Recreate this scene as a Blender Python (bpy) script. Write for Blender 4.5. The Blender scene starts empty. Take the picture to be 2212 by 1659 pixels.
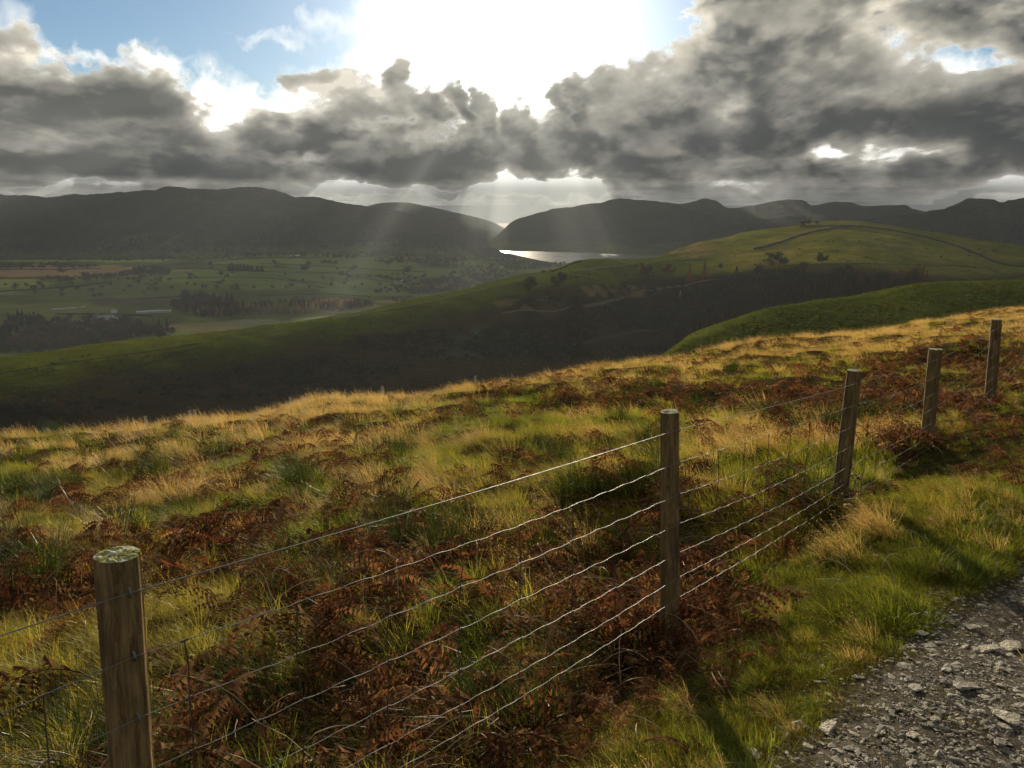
import bpy, math, random
import numpy as np
from mathutils import Vector, Matrix
random.seed(7); RNG = np.random.default_rng(7)
R = math.radians
scene = bpy.context.scene
COL = scene.collection

# ------------------------------------------------------------------ camera
EYE = 1.6                      # eye height over the track (world z = 0 is the track at the viewer's feet)
PITCH = R(12.8)
HAZE, HAZE_G = 2.9e-5, 0.34
FPX = 1671.0                   # focal length for a picture 2212 wide
cam_d = bpy.data.cameras.new('camera'); cam = bpy.data.objects.new('camera', cam_d)
COL.objects.link(cam)
cam.location = (0, 0, EYE); cam.rotation_euler = (math.pi/2 - PITCH, 0, 0)
cam_d.sensor_width = 36; cam_d.lens = 36*FPX/2212
cam_d.clip_start = 0.05; cam_d.clip_end = 150000
scene.camera = cam

def direction(px, py):
    X = (px-1106)/FPX; Y = (829.5-py)/FPX
    c, s = math.cos(PITCH), math.sin(PITCH)
    return np.array([X, c+Y*s, -s+Y*c])
def azel(px, py):
    d = direction(px, py)
    return math.degrees(math.atan2(d[0], d[1])), math.degrees(math.atan2(d[2], math.hypot(d[0], d[1])))
def project(x, y, z):
    c, s = math.cos(PITCH), math.sin(PITCH)
    zz = z-EYE
    dep = y*c-zz*s; up = y*s+zz*c
    dep = np.where(np.abs(dep) < 1e-6, 1e-6, dep)
    return 1106+FPX*x/dep, 829.5-FPX*up/dep, dep

# ------------------------------------------------------------------ light
SUN_AZ, SUN_EL = azel(1112, 62)
sun_d = bpy.data.lights.new('sun', 'SUN'); sun = bpy.data.objects.new('sun', sun_d); COL.objects.link(sun)
sun_d.energy = 5.0; sun_d.angle = R(0.6); sun_d.color = (1.0, 0.87, 0.64)
a, e = R(SUN_AZ), R(SUN_EL)
SUNV = Vector((math.sin(a)*math.cos(e), math.cos(a)*math.cos(e), math.sin(e)))
sun.rotation_euler = SUNV.to_track_quat('Z', 'Y').to_euler()
vs = scene.view_settings
vs.view_transform = 'Standard'; vs.look = 'None'; vs.gamma = 1.0; vs.exposure = 0.68; vs.use_curve_mapping = False

# ------------------------------------------------------------------ node helper
class NT:
    def __init__(s, tree): s.t = tree; s.n = tree.nodes; s.l = tree.links
    def node(s, typ, **kw):
        n = s.n.new(typ)
        for k, v in kw.items(): setattr(n, k, v)
        return n
    def put(s, sock, v):
        if isinstance(v, bpy.types.NodeSocket): s.l.new(v, sock)
        elif v is not None: sock.default_value = v
    def math(s, op, a, b=None, c=None, clamp=False):
        n = s.node('ShaderNodeMath', operation=op, use_clamp=clamp)
        for i, v in enumerate((a, b, c)): s.put(n.inputs[i], v) if v is not None else None
        return n.outputs[0]
    def vmath(s, op, a, b=None, out=0):
        n = s.node('ShaderNodeVectorMath', operation=op)
        s.put(n.inputs[0], a)
        if b is not None: s.put(n.inputs[1], b)
        return n.outputs[out]
    def xyz(s, x, y, z):
        n = s.node('ShaderNodeCombineXYZ')
        for i, v in enumerate((x, y, z)): s.put(n.inputs[i], v)
        return n.outputs[0]
    def sep(s, v):
        n = s.node('ShaderNodeSeparateXYZ'); s.put(n.inputs[0], v); return n.outputs
    def noise(s, vec, scale=1, detail=4, rough=0.5, lac=2.0, dist=0, out=0):
        n = s.node('ShaderNodeTexNoise')
        if vec is not None: s.put(n.inputs['Vector'], vec)
        s.put(n.inputs['Scale'], scale); s.put(n.inputs['Detail'], detail)
        s.put(n.inputs['Roughness'], rough); s.put(n.inputs['Lacunarity'], lac); s.put(n.inputs['Distortion'], dist)
        return n.outputs[out]
    def ramp(s, v, lo, hi, smooth=True, a=0.0, b=1.0):
        n = s.node('ShaderNodeMapRange', interpolation_type='SMOOTHSTEP' if smooth else 'LINEAR', clamp=True)
        s.put(n.inputs['Value'], v); s.put(n.inputs['From Min'], lo); s.put(n.inputs['From Max'], hi)
        s.put(n.inputs['To Min'], a); s.put(n.inputs['To Max'], b)
        return n.outputs[0]
    def mix(s, f, a, b, blend='MIX'):
        n = s.node('ShaderNodeMix', data_type='RGBA', blend_type=blend)
        s.put(n.inputs[0], f)
        for i, v in ((6, a), (7, b)):
            if isinstance(v, (tuple, list)): v = tuple(v)+(1,)*(4-len(v))
            s.put(n.inputs[i], v)
        return n.outputs[2]
    def scale(s, col, k):
        n = s.node('ShaderNodeVectorMath', operation='SCALE'); s.put(n.inputs[0], col); s.put(n.inputs['Scale'], k); return n.outputs[0]

# ------------------------------------------------------------------ sky: clear sky, aureole of the veiled sun, broken cloud
world = bpy.data.worlds.new('World'); scene.world = world; world.use_nodes = True
W = NT(world.node_tree); W.n.clear()
tc = W.node('ShaderNodeTexCoord'); dvec = W.vmath('NORMALIZE', tc.outputs['Generated'])
dx, dy, dz = W.sep(dvec)
AZ = W.math('MULTIPLY', W.math('ARCTAN2', dx, dy), 57.29578)
EL = W.math('MULTIPLY', W.math('ARCSINE', dz), 57.29578)
ang = W.math('MULTIPLY', W.math('ARCCOSINE', W.math('MINIMUM', W.vmath('DOT_PRODUCT', dvec, tuple(SUNV), out=1), 0.99999)), 57.29578)
sky = W.node('ShaderNodeTexSky', sky_type='NISHITA', sun_disc=False)
sky.sun_elevation = R(SUN_EL); sky.sun_rotation = R(SUN_AZ); sky.altitude = 300; sky.air_density = 1.0; sky.dust_density = 0.25; sky.ozone_density = 3.0
clear = W.vmath('MULTIPLY', W.scale(sky.outputs[0], 0.085), (.86, .98, 1.06))
clear = W.mix(W.ramp(EL, 9.0, 1.0), clear, (0.78, 0.77, 0.72))
# aureole: thin bright veil round the sun
g1 = W.math('EXPONENT', W.math('MULTIPLY', ang, -1/3.6))
g2 = W.math('EXPONENT', W.math('MULTIPLY', ang, -1/9.0))
aure = W.math('ADD', W.math('MULTIPLY', g1, 4.2), W.math('MULTIPLY', g2, 0.34))
clear = W.vmath('ADD', clear, W.scale(W.xyz(1.0, 0.95, 0.86), aure))

# cloud coordinates: degrees, squeezed near the horizon the way a flat layer is
ELc = W.math('MAXIMUM', EL, -0.5)
elq = W.math('MULTIPLY', W.math('LOGARITHM', W.math('ADD', ELc, 5.0), 2.718), 13.0)
P0 = W.xyz(AZ, elq, 0.0)
def noise2(vec, scale, detail, rough, out=0):
    n = W.node('ShaderNodeTexNoise', noise_dimensions='2D'); W.put(n.inputs['Vector'], vec)
    n.inputs['Scale'].default_value = scale; n.inputs['Detail'].default_value = detail; n.inputs['Roughness'].default_value = rough
    return n.outputs[out]
warp = W.vmath('SUBTRACT', noise2(P0, 0.30, 5, 0.58, 1), (0.5, 0.5, 0.5))
AE = W.xyz(AZ, ELc, 0.0)
PB = W.vmath('ADD', AE, W.vmath('MULTIPLY', warp, (6.5, 4.6, 0)))
PN = W.vmath('ADD', P0, W.vmath('MULTIPLY', warp, (4.0, 3.0, 0)))
n_big = noise2(PN, 0.11, 2, 0.5)
n_mid = noise2(W.vmath('MULTIPLY', PN, (0.8, 1.0, 1)), 0.36, 7, 0.56)

def blobs(lst):
    """soft patches of cloud and gaps: (x, y, rx, ry, amount) traced on the 2212-wide picture"""
    tot = None
    for (px, py, rx, ry, amp) in lst:
        a0, e0 = azel(px, py)
        a1, _ = azel(px+rx, py); _, e1 = azel(px, py-ry)
        m = W.node('ShaderNodeMapping', vector_type='TEXTURE')
        W.put(m.inputs[0], PB)
        m.inputs[1].default_value = (a0, e0, 0); m.inputs[3].default_value = (abs(a1-a0)*1.75, abs(e1-e0)*1.75, 1)
        g = W.node('ShaderNodeTexGradient', gradient_type='SPHERICAL'); W.l.new(m.outputs[0], g.inputs[0])
        n = W.node('ShaderNodeMath', operation='MULTIPLY_ADD'); W.l.new(g.outputs[1], n.inputs[0])
        n.inputs[1].default_value = amp*1.15; W.put(n.inputs[2], 0.0 if tot is None else tot)
        tot = n.outputs[0]
    return tot
COVER = [  # + cloud, - gap, behind the nearer bank
 (190, 300, 400, 130, .4), (800, 340, 300, 80, .4), (1500, 300, 500, 140, .4), (1720, 60, 260, 110, .4), (2020, 250, 260, 100, .3), (2150, 30, 180, 50, .4),
 (430, 70, 320, 95, -.9), (560, 150, 140, 50, -.35), (240, 40, 130, 50, -.6),
 (1130, 60, 420, 120, -1.3), (1420, 30, 130, 60, -.6), (490, 262, 70, 70, -.95), (1090, 395, 110, 40, -1.2), (1265, 415, 90, 34, -1.0), (715, 412, 120, 20, -.8), (170, 405, 160, 14, -.6),
 (1590, 392, 60, 16, -.6), (1800, 356, 80, 22, -.7), (1940, 335, 130, 40, -.55), (2060, 428, 110, 20, -.5), (2195, 395, 80, 50, -.5), (1570, 245, 44, 54, -.45), (2110, 105, 120, 55, -1.0), (1930, 120, 90, 46, -.5)]
BL = blobs(COVER)
# outside the picture the same broken deck carries on
base = W.math('MULTIPLY_ADD', W.math('SUBTRACT', n_big, 0.5), 1.1, 0.13)
D = W.math('ADD', W.math('ADD', base, BL), W.math('MULTIPLY', W.math('SUBTRACT', n_mid, 0.5), 1.25))
alpha = W.ramp(D, -0.03, 0.12)
thick = W.ramp(D, 0.02, 0.66, False)
# thin cloud near the sun glows, thick cloud is grey underneath
near = W.math('EXPONENT', W.math('MULTIPLY', ang, -1/11.0))
rim = W.math('MULTIPLY_ADD', near, 3.2, 0.62)
rimc = W.scale(W.xyz(1.0, 0.975, 0.90), rim)
n_dk = noise2(W.vmath('MULTIPLY', PN, (0.6, 1.0, 1)), 0.22, 5, 0.5)
relief = W.math('MULTIPLY', W.ramp(n_dk, 0.32, 0.72), 0.20)
deep = W.math('MULTIPLY', W.ramp(D, 0.5, 1.5), -0.05)
dk = W.math('ADD', W.math('ADD', W.math('MULTIPLY_ADD', near, 0.12, 0.115), relief), deep)
darkc = W.scale(W.mix(near, (0.93, 0.97, 1.0), (1.0, 0.96, 0.88)), dk)
body = W.mix(W.math('POWER', thick, 0.62), rimc, darkc)
VEIL = [(490, 265, 62, 70, 1.3), (430, 212, 60, 28, .9), (600, 222, 120, 26, 1.1), (760, 180, 90, 36, 1.1), (810, 80, 60, 80, .8), (600, 84, 50, 12, .5), (690, 50, 40, 20, .5), (340, 160, 40, 30, .4),
 (725, 408, 120, 22, .9), (1590, 392, 70, 20, .8), (1785, 356, 90, 28, .9), (1940, 330, 160, 44, .7), (2075, 424, 120, 30, .7), (2195, 395, 80, 60, .7), (1566, 248, 60, 66, .7), (170, 404, 180, 16, .6), (1165, 396, 120, 28, .9), (200, 120, 180, 13, .55), (20, 90, 50, 60, .7), (350, 150, 36, 34, .6), (2110, 165, 130, 24, .8), (1960, 120, 90, 50, .5)]
veil = blobs(VEIL)
col = W.mix(alpha, clear, body)
col = W.mix(W.math('MINIMUM', veil, 1.0), col, W.scale(W.xyz(1.0, .985, .93), 1.25))
col = W.mix(W.ramp(EL, 2.3, 0.9), col, (.22, .222, .21))
bg = W.node('ShaderNodeBackground'); W.put(bg.inputs['Color'], col); bg.inputs['Strength'].default_value = 0.62
wo = W.node('ShaderNodeOutputWorld'); W.l.new(bg.outputs[0], wo.inputs['Surface'])
world.cycles.sampling_method = 'NONE'

cy = scene.cycles
cy.use_denoising = True
try: cy.denoiser = 'OPENIMAGEDENOISE'
except Exception: pass
cy.use_adaptive_sampling = True; cy.adaptive_threshold = 0.03; cy.adaptive_min_samples = 16
cy.max_bounces = 4; cy.diffuse_bounces = 2; cy.glossy_bounces = 2; cy.transmission_bounces = 2; cy.transparent_max_bounces = 12
cy.volume_bounces = 0; cy.sample_clamp_indirect = 6.0; cy.caustics_reflective = False; cy.caustics_refractive = False
# ------------------------------------------------------------------ mesh helpers
def mesh_np(name, V, faces, mats=(), midx=None, smooth=False):
    """V (n,3); faces: list of int arrays (m,k)"""
    me = bpy.data.meshes.new(name)
    V = np.asarray(V, dtype=np.float32); faces = [np.asarray(f, dtype=np.int32) for f in faces if len(f)]
    me.vertices.add(len(V)); me.vertices.foreach_set('co', V.ravel())
    nl = sum(f.size for f in faces); npol = sum(len(f) for f in faces)
    me.loops.add(nl); me.loops.foreach_set('vertex_index', np.concatenate([f.ravel() for f in faces]))
    starts = []; o = 0
    for f in faces:
        k = f.shape[1]; starts.append(o+np.arange(len(f))*k); o += f.size
    me.polygons.add(npol); me.polygons.foreach_set('loop_start', np.concatenate(starts).astype(np.int32))
    for m in mats: me.materials.append(m)
    if midx is not None: me.polygons.foreach_set('material_index', np.asarray(midx, dtype=np.int32))
    me.polygons.foreach_set('use_smooth', np.full(npol, smooth))
    me.update(calc_edges=True)
    return me
def link(name, me, parent=None, loc=None, rot=None, scl=None, **props):
    o = bpy.data.objects.new(name, me); COL.objects.link(o)
    if parent: o.parent = parent
    if loc is not None: o.location = loc
    if rot is not None: o.rotation_euler = rot
    if scl is not None: o.scale = scl if hasattr(scl, '__len__') else (scl,)*3
    for k, v in props.items(): o[k] = v
    return o
def set_col(me, rgb, name='Col'):
    at = me.color_attributes.new(name, 'FLOAT_COLOR', 'POINT')
    a4 = np.ones((len(rgb), 4), np.float32); a4[:, :3] = rgb
    at.data.foreach_set('color', a4.ravel())
def hash2(ix, iy, seed):
    ix = np.asarray(ix); iy = np.asarray(iy)
    h = (ix.astype(np.int64)*374761393+iy.astype(np.int64)*668265263+seed*1442695041) & 0xffffffff
    h = ((h ^ (h >> 13))*1274126177) & 0xffffffff
    h = ((h ^ (h >> 16))*2246822519) & 0xffffffff
    return ((h ^ (h >> 15)) & 0xffffff)/float(0xffffff)
def vnoise(x, y, seed=0):
    x = np.asarray(x, float); y = np.asarray(y, float)
    ix = np.floor(x); iy = np.floor(y); fx = x-ix; fy = y-iy
    u = fx*fx*fx*(fx*(fx*6-15)+10); v = fy*fy*fy*(fy*(fy*6-15)+10)
    a = hash2(ix, iy, seed); b = hash2(ix+1, iy, seed); c = hash2(ix, iy+1, seed); d = hash2(ix+1, iy+1, seed)
    return (a*(1-u)+b*u)*(1-v)+(c*(1-u)+d*u)*v
def fbm(x, y, oct=4, seed=0, gain=0.5):
    s = 0; amp = 1; tot = 0
    for i in range(oct):
        s = s+amp*vnoise(x*2**i+17.3*i, y*2**i-9.1*i, seed+i); tot += amp; amp *= gain
    return s/tot
def sstep(a, b, x):
    t = np.clip((np.asarray(x, float)-a)/(b-a), 0, 1); return t*t*(3-2*t)

# ------------------------------------------------------------------ materials
def new_mat(name):
    m = bpy.data.materials.new(name); m.use_nodes = True
    t = NT(m.node_tree); t.n.clear()
    return m, t
def finish(t, shader, disp=None):
    o = t.node('ShaderNodeOutputMaterial'); t.l.new(shader, o.inputs['Surface'])
    if disp is not None: t.l.new(disp, o.inputs['Displacement'])
def principled(t, color, rough=0.9, spec=0.2, metal=0.0, normal=None):
    b = t.node('ShaderNodeBsdfPrincipled')
    if isinstance(color, (tuple, list)): color = tuple(color)+(1,)*(4-len(color))
    t.put(b.inputs['Base Color'], color); t.put(b.inputs['Roughness'], rough); t.put(b.inputs['Metallic'], metal)
    t.put(b.inputs['Specular IOR Level'], spec)
    if normal is not None: t.put(b.inputs['Normal'], normal)
    return b.outputs[0]
def bump(t, h, strength=0.5, dist=1.0):
    b = t.node('ShaderNodeBump'); t.put(b.inputs['Height'], h); b.inputs['Strength'].default_value = strength; b.inputs['Distance'].default_value = dist
    return b.outputs[0]
def mat_terrain(name, grain, fine, bstr=0.6, bdist=1.0, var=0.45, trans=0.0):
    """vertex-coloured land with grass and bracken mottling at two scales (metres)"""
    m, t = new_mat(name)
    at = t.node('ShaderNodeAttribute', attribute_name='Col')
    pos = t.node('ShaderNodeNewGeometry').outputs['Position']
    n1 = t.noise(pos, 1/grain, 6, 0.6); n2 = t.noise(pos, 1/fine, 4, 0.65)
    f = t.math('ADD', t.math('MULTIPLY', t.math('SUBTRACT', n1, 0.5), var*2.0), t.math('MULTIPLY', t.math('SUBTRACT', n2, 0.5), var*1.6))
    n4 = t.noise(t.vmath('MULTIPLY', pos, (1/(grain*.9), 1/(grain*.9), 26.0/grain)), 1.0, 4, .6)   # sheep trods and terracettes along the contour
    f = t.math('ADD', f, t.math('MULTIPLY', t.math('SUBTRACT', n4, 0.5), var*1.3))
    k = t.math('MAXIMUM', t.math('ADD', f, 1.0), 0.25)
    col = t.scale(at.outputs['Color'], k)
    n3 = t.noise(pos, 1/(grain*2.3), 3, 0.5, out=1)
    col = t.mix(0.16, col, t.vmath('MULTIPLY', col, t.scale(n3, 2.0)))
    nb = bump(t, t.math('ADD', n1, t.math('MULTIPLY', n2, 0.5)), bstr, bdist)
    finish(t, principled(t, col, 1.0, 0.0, normal=nb))
    return m
def mat_plain(name, rgb, rough=0.8, var=0.25, scale=3.0, spec=0.2, metal=0.0, bstr=0.0, bdist=0.01):
    m, t = new_mat(name)
    tcn = t.node('ShaderNodeTexCoord').outputs['Object']
    n = t.noise(tcn, scale, 5, 0.6)
    k = t.math('MULTIPLY_ADD', t.math('SUBTRACT', n, 0.5), var*2.4, 1.0)
    oi = t.node('ShaderNodeObjectInfo').outputs['Random']
    k = t.math('MULTIPLY', k, t.math('MULTIPLY_ADD', oi, var, 1-var*0.5))
    nb = bump(t, n, bstr, bdist) if bstr else None
    finish(t, principled(t, t.scale(tuple(rgb), k), rough, spec, metal, nb))
    return m
def mat_leaf(name, ca, cb, trans=0.45, tcol=None, patch=0.0, pscale=0.6, rough=0.6, gloss=0.0):
    """thin leaf or blade: diffuse + translucent, colour between ca and cb by instance and by patch"""
    m, t = new_mat(name)
    oi = t.node('ShaderNodeObjectInfo').outputs['Random']
    pos = t.node('ShaderNodeNewGeometry').outputs['Position']
    n = t.noise(pos, pscale, 3, 0.6)
    f = t.math('ADD', t.math('MULTIPLY', oi, 1-patch), t.math('MULTIPLY', t.ramp(n, 0.3, 0.7), patch))
    at = t.node('ShaderNodeAttribute', attribute_name='tint')
    f = t.math('ADD', t.math('MULTIPLY', f, 0.6), t.math('MULTIPLY', at.outputs['Fac'], 0.4))
    col = t.mix(f, ca, cb)
    d = t.node('ShaderNodeBsdfDiffuse'); t.put(d.inputs['Color'], col)
    tr = t.node('ShaderNodeBsdfTranslucent')
    t.put(tr.inputs['Color'], col if tcol is None else t.vmath('MULTIPLY', col, tuple(tcol)))
    mx = t.node('ShaderNodeMixShader'); mx.inputs[0].default_value = trans
    t.l.new(d.outputs[0], mx.inputs[1]); t.l.new(tr.outputs[0], mx.inputs[2])
    out = mx.outputs[0]
    if gloss:
        g = t.node('ShaderNodeBsdfGlossy'); g.inputs['Roughness'].default_value = 0.35; t.put(g.inputs['Color'], (1, .95, .85, 1))
        m2 = t.node('ShaderNodeMixShader'); m2.inputs[0].default_value = gloss
        t.l.new(out, m2.inputs[1]); t.l.new(g.outputs[0], m2.inputs[2]); out = m2.outputs[0]
    finish(t, out)
    return m

# ------------------------------------------------------------------ the near slope
def ground_z(x, y):
    x = np.asarray(x, float); y = np.asarray(y, float)
    al = .655*x+.755*y; cr = -.755*x+.655*y
    z = -.055*np.clip(al, -15, 300)
    z = z - .10*sstep(.45, 1.5, cr)-.16*np.clip(cr-.45, 0, 400)*sstep(0.3, 2.2, cr)
    cb = np.interp(al, [-40, 0, 4.5, 15, 32, 50, 100, 140], [20, 18.0, 16.0, 11.6, 8.6, 5.6, 3.5, 3])   # brow, in metres beyond the track
    t = np.clip(cr-cb, 0, None)
    z = z - np.where(t < 16, .019*t*t, .019*256+.608*(t-16))
    far = np.clip(al-54, 0, None); z = z-.006*np.clip(far, 0, 40)**2
    off = sstep(0.35, 1.3, cr)
    z = z + off*((fbm(x*.24, y*.24, 3, 11)-.5)*.55 + (fbm(x*.85, y*.85, 2, 12)-.5)*.34)
    z = z + (1-off)*((fbm(x*1.2, y*1.2, 3, 14)-.5)*.05)
    return z
def track_edge(al):
    return np.interp(al, [-4, 2.1, 2.7, 3.4, 4.9, 8, 20], [.85, .80, .74, .63, .49, .45, .45])+.07*(fbm(al*.7, al*0+3.3, 3, 21)-.5)*2+.09*(fbm(al*3.1, al*0+1.3, 2, 22)-.5)*2
def near_grid():
    us = np.concatenate([np.linspace(-14, 12, 190), np.linspace(12.2, 40, 120), np.linspace(40.6, 150, 130)])   # along
    vs_ = np.concatenate([np.linspace(-14, -3, 30), np.linspace(-2.9, 4, 90), np.linspace(4.1, 40, 170), np.linspace(40.5, 95, 60)])
    U, Vv = np.meshgrid(us, vs_)
    X = .655*U-.755*Vv; Y = .755*U+.655*Vv
    Z = ground_z(X, Y)
    n, mm = U.shape
    idx = np.arange(n*mm).reshape(n, mm)
    F = np.stack([idx[:-1, :-1], idx[:-1, 1:], idx[1:, 1:], idx[1:, :-1]], -1).reshape(-1, 4)
    return np.stack([X, Y, Z], -1).reshape(-1, 3), F, U.ravel(), Vv.ravel()
V, F, AL, CR = near_grid()
m_soil, t = new_mat('moor_soil')
at = t.node('ShaderNodeAttribute', attribute_name='Col')
pos = t.node('ShaderNodeNewGeometry').outputs['Position']
n1 = t.noise(pos, 9.0, 6, 0.65); n2 = t.noise(pos, 45.0, 4, 0.6)
col = t.scale(at.outputs['Color'], t.math('MAXIMUM', t.math('MULTIPLY_ADD', t.math('SUBTRACT', t.math('ADD', n1, t.math('MULTIPLY', n2, .7)), .85), 2.4, 1.0), .2))
finish(t, principled(t, col, 1.0, 0.0, normal=bump(t, t.math('ADD', n1, t.math('MULTIPLY', n2, .4)), .8, .05)))
on_track = 1-sstep(-.1, .22, CR-track_edge(AL))
soil = np.array([.050, .036, .015]); grit = np.array([.085, .075, .058]); moss = np.array([.045, .040, .014])
mo = sstep(2.4, 1.0, CR)[:, None]
cc = soil*(1-mo)+moss*mo
cc = cc*(1-on_track[:, None])+grit*on_track[:, None]
me = mesh_np('moor_ground', V, [F], [m_soil], smooth=True); set_col(me, cc)
near_ground = link('ground', me, kind='structure', label='rough moorland slope falling away from the stony track')

# ------------------------------------------------------------------ distant landforms: lofted between traced lines, each at its own distance
from mathutils.bvhtree import BVHTree
SURF = {}
def ray_xy(px, py):
    X = (px-1106)/FPX; Y = (829.5-py)/FPX
    c, s = math.cos(PITCH), math.sin(PITCH)
    dx, dy, dz = X, c+Y*s, -s+Y*c
    h = np.hypot(dx, dy)
    return dx/h, dy/h, dz/h
def itp(px, keys, col):
    k = np.array(sorted(keys), float)
    x = k[:, 0]; y = k[:, col]
    # smooth monotone interpolation
    h = np.diff(x); dlt = np.diff(y)/h
    m = np.zeros(len(x)); m[1:-1] = np.where(dlt[:-1]*dlt[1:] > 0, 2*dlt[:-1]*dlt[1:]/(dlt[:-1]+dlt[1:]+1e-12), 0); m[0] = dlt[0]; m[-1] = dlt[-1]
    i = np.clip(np.searchsorted(x, px)-1, 0, len(x)-2); tt = (px-x[i])/h[i]
    inside = (px >= x[0]) & (px <= x[-1]); tc_ = np.clip(tt, 0, 1)
    v = (2*tc_**3-3*tc_**2+1)*y[i]+(tc_**3-2*tc_**2+tc_)*h[i]*m[i]+(-2*tc_**3+3*tc_**2)*y[i+1]+(tc_**3-tc_**2)*h[i]*m[i+1]
    lo = y[0]+(px-x[0])*m[0]*.5; hi = y[-1]+(px-x[-1])*m[-1]*.5
    return np.where(px < x[0], lo, np.where(px > x[-1], hi, v))
def row_D(px, keys):
    py = itp(px, [k[:2] for k in keys], 1); D = itp(px, [(k[0], k[2]) for k in keys], 1)
    dx, dy, dz = ray_xy(px, py)
    return np.stack([dx*D, dy*D, dz*D+EYE], -1)
def row_z(px, keys):
    py = itp(px, [k[:2] for k in keys], 1); z = itp(px, [(k[0], k[2]) for k in keys], 1)
    dx, dy, dz = ray_xy(px, py); D = (z-EYE)/dz
    return np.stack([dx*D, dy*D, z], -1)
def row_slope(px, prev, keys, slope):
    py = itp(px, keys, 1); s = np.tan(R(1)*itp(px, slope, 1)) if hasattr(slope, '__len__') else math.tan(R(slope))
    dx, dy, dz = ray_xy(px, py)
    D1 = np.hypot(prev[:, 0], prev[:, 1]); z1 = prev[:, 2]-EYE
    D = (z1-s*D1)/(dz-s)
    return np.stack([dx*D, dy*D, dz*D+EYE], -1)
def row_off(prev, dD, dz):
    D = np.hypot(prev[:, 0], prev[:, 1]); k = (D+dD)/D
    return np.stack([prev[:, 0]*k, prev[:, 1]*k, prev[:, 2]+dz], -1)
def loft(name, rows, sub, mat, colfn, noise=None, label='', px=None):
    rows = [np.asarray(r) for r in rows]; n = len(rows)
    out = []; par = []
    for i in range(n-1):
        p0 = rows[max(i-1, 0)]; p1 = rows[i]; p2 = rows[i+1]; p3 = rows[min(i+2, n-1)]
        L = np.linalg.norm(p2-p1, axis=1).mean()
        a = (p2-p0)*(L/(L+np.linalg.norm(p1-p0, axis=1).mean()+1e-6)) if i > 0 else p2-p1
        b = (p3-p1)*(L/(L+np.linalg.norm(p3-p2, axis=1).mean()+1e-6)) if i < n-2 else p2-p1
        ns = sub[i] if hasattr(sub, '__len__') else sub
        for j in range(ns + (1 if i == n-2 else 0)):
            s = j/ns
            out.append((2*s**3-3*s*s+1)*p1+(s**3-2*s*s+s)*a+(-2*s**3+3*s*s)*p2+(s**3-s*s)*b); par.append(i+s)
    G = np.stack(out); par = np.array(par)
    if noise is not None: G[:, :, 2] += noise(G[:, :, 0], G[:, :, 1], par[:, None]+0*G[:, :, 0])
    G[:, :, 2] = np.maximum(G[:, :, 2], -318.0)
    nr, ncol, _ = G.shape
    idx = np.arange(nr*ncol).reshape(nr, ncol)
    Fq = np.stack([idx[:-1, :-1], idx[:-1, 1:], idx[1:, 1:], idx[1:, :-1]], -1).reshape(-1, 4)
    Vv = G.reshape(-1, 3)
    me = mesh_np(name, Vv, [Fq], [mat], smooth=True)
    qx, qy, _ = project(Vv[:, 0], Vv[:, 1], Vv[:, 2])
    set_col(me, colfn(qx, qy, np.repeat(par, ncol), Vv))
    o = link(name, me, kind='structure', label=label)
    SURF[name] = BVHTree.FromPolygons(Vv.tolist(), Fq.tolist())
    return o
def hit(surf, px, py):
    d = direction(px, py); d = d/np.linalg.norm(d)
    r = SURF[surf].ray_cast(Vector((0, 0, EYE)), Vector(d))
    return r[0]
def drop(surf, x, y):
    r = SURF[surf].ray_cast(Vector((x, y, 4000)), Vector((0, 0, -1)))
    return r[0]
def lerp3(a, b, t): return np.asarray(a)*(1-t[:, None])+np.asarray(b)*t[:, None]

PX = np.linspace(-420, 2640, 620)
m_fell = mat_terrain('fell_side', 240, 30, 1.0, 40, .6)
m_hill = mat_terrain('hill_pasture', 20, 1.8, 1.0, 1.6, .75)
m_valley = mat_terrain('valley_land', 110, 7, .8, 4, .5)

# far fells
def fell(name, label, px, crest, foot, back=900, amp=40, col_hi=(.032, .028, .016), col_lo=(.018, .019, .009), sc=900, seed=3, sub=(26, 6)):
    rc = row_D(px, crest)
    rf = row_z(px, foot)
    mid = rf*.45+rc*.55; mid[:, 2] -= 0.04*(rc[:, 2]-rf[:, 2])
    rb = row_off(rc, back, -back*.35)
    def nz(x, y, p):
        w = np.clip(p, 0, 2)/2; w = np.where(p > 2, 0.6, w)
        nfb = fbm(x/sc, y/sc, 5, seed, .55)-.5
        rid = np.abs(fbm(x/(sc*.55)+4, y/(sc*1.6), 4, seed+9)-.5)
        return amp*(nfb*1.3-rid*1.1+.12)*np.sin(np.clip(p/2, 0, 1)*math.pi)*1.5+amp*.42*(fbm(x/170, y/170, 4, seed+5, .6)-.5)
    def cf(qx, qy, p, Vv):
        t = np.clip(p/2, 0, 1); nn = fbm(Vv[:, 0]/300, Vv[:, 1]/300, 4, seed+30)
        tt = np.clip(t+(nn-.5)*.9, 0, 1)
        c = lerp3(col_lo, col_hi, sstep(.25, .75, tt))
        gr = sstep(.30, .06, t+(nn-.5)*.35)[:, None]
        c = c*(1-gr)+np.array([.060, .074, .020])*gr
        return c*(.6+.8*fbm(Vv[:, 0]/90, Vv[:, 1]/90, 3, seed+31))[:, None]
    return loft(name, [rf, mid, rc, rb], (30, 30, 5), m_fell, cf, nz, label, px)
pL = np.linspace(-500, 1110, 420)
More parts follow.
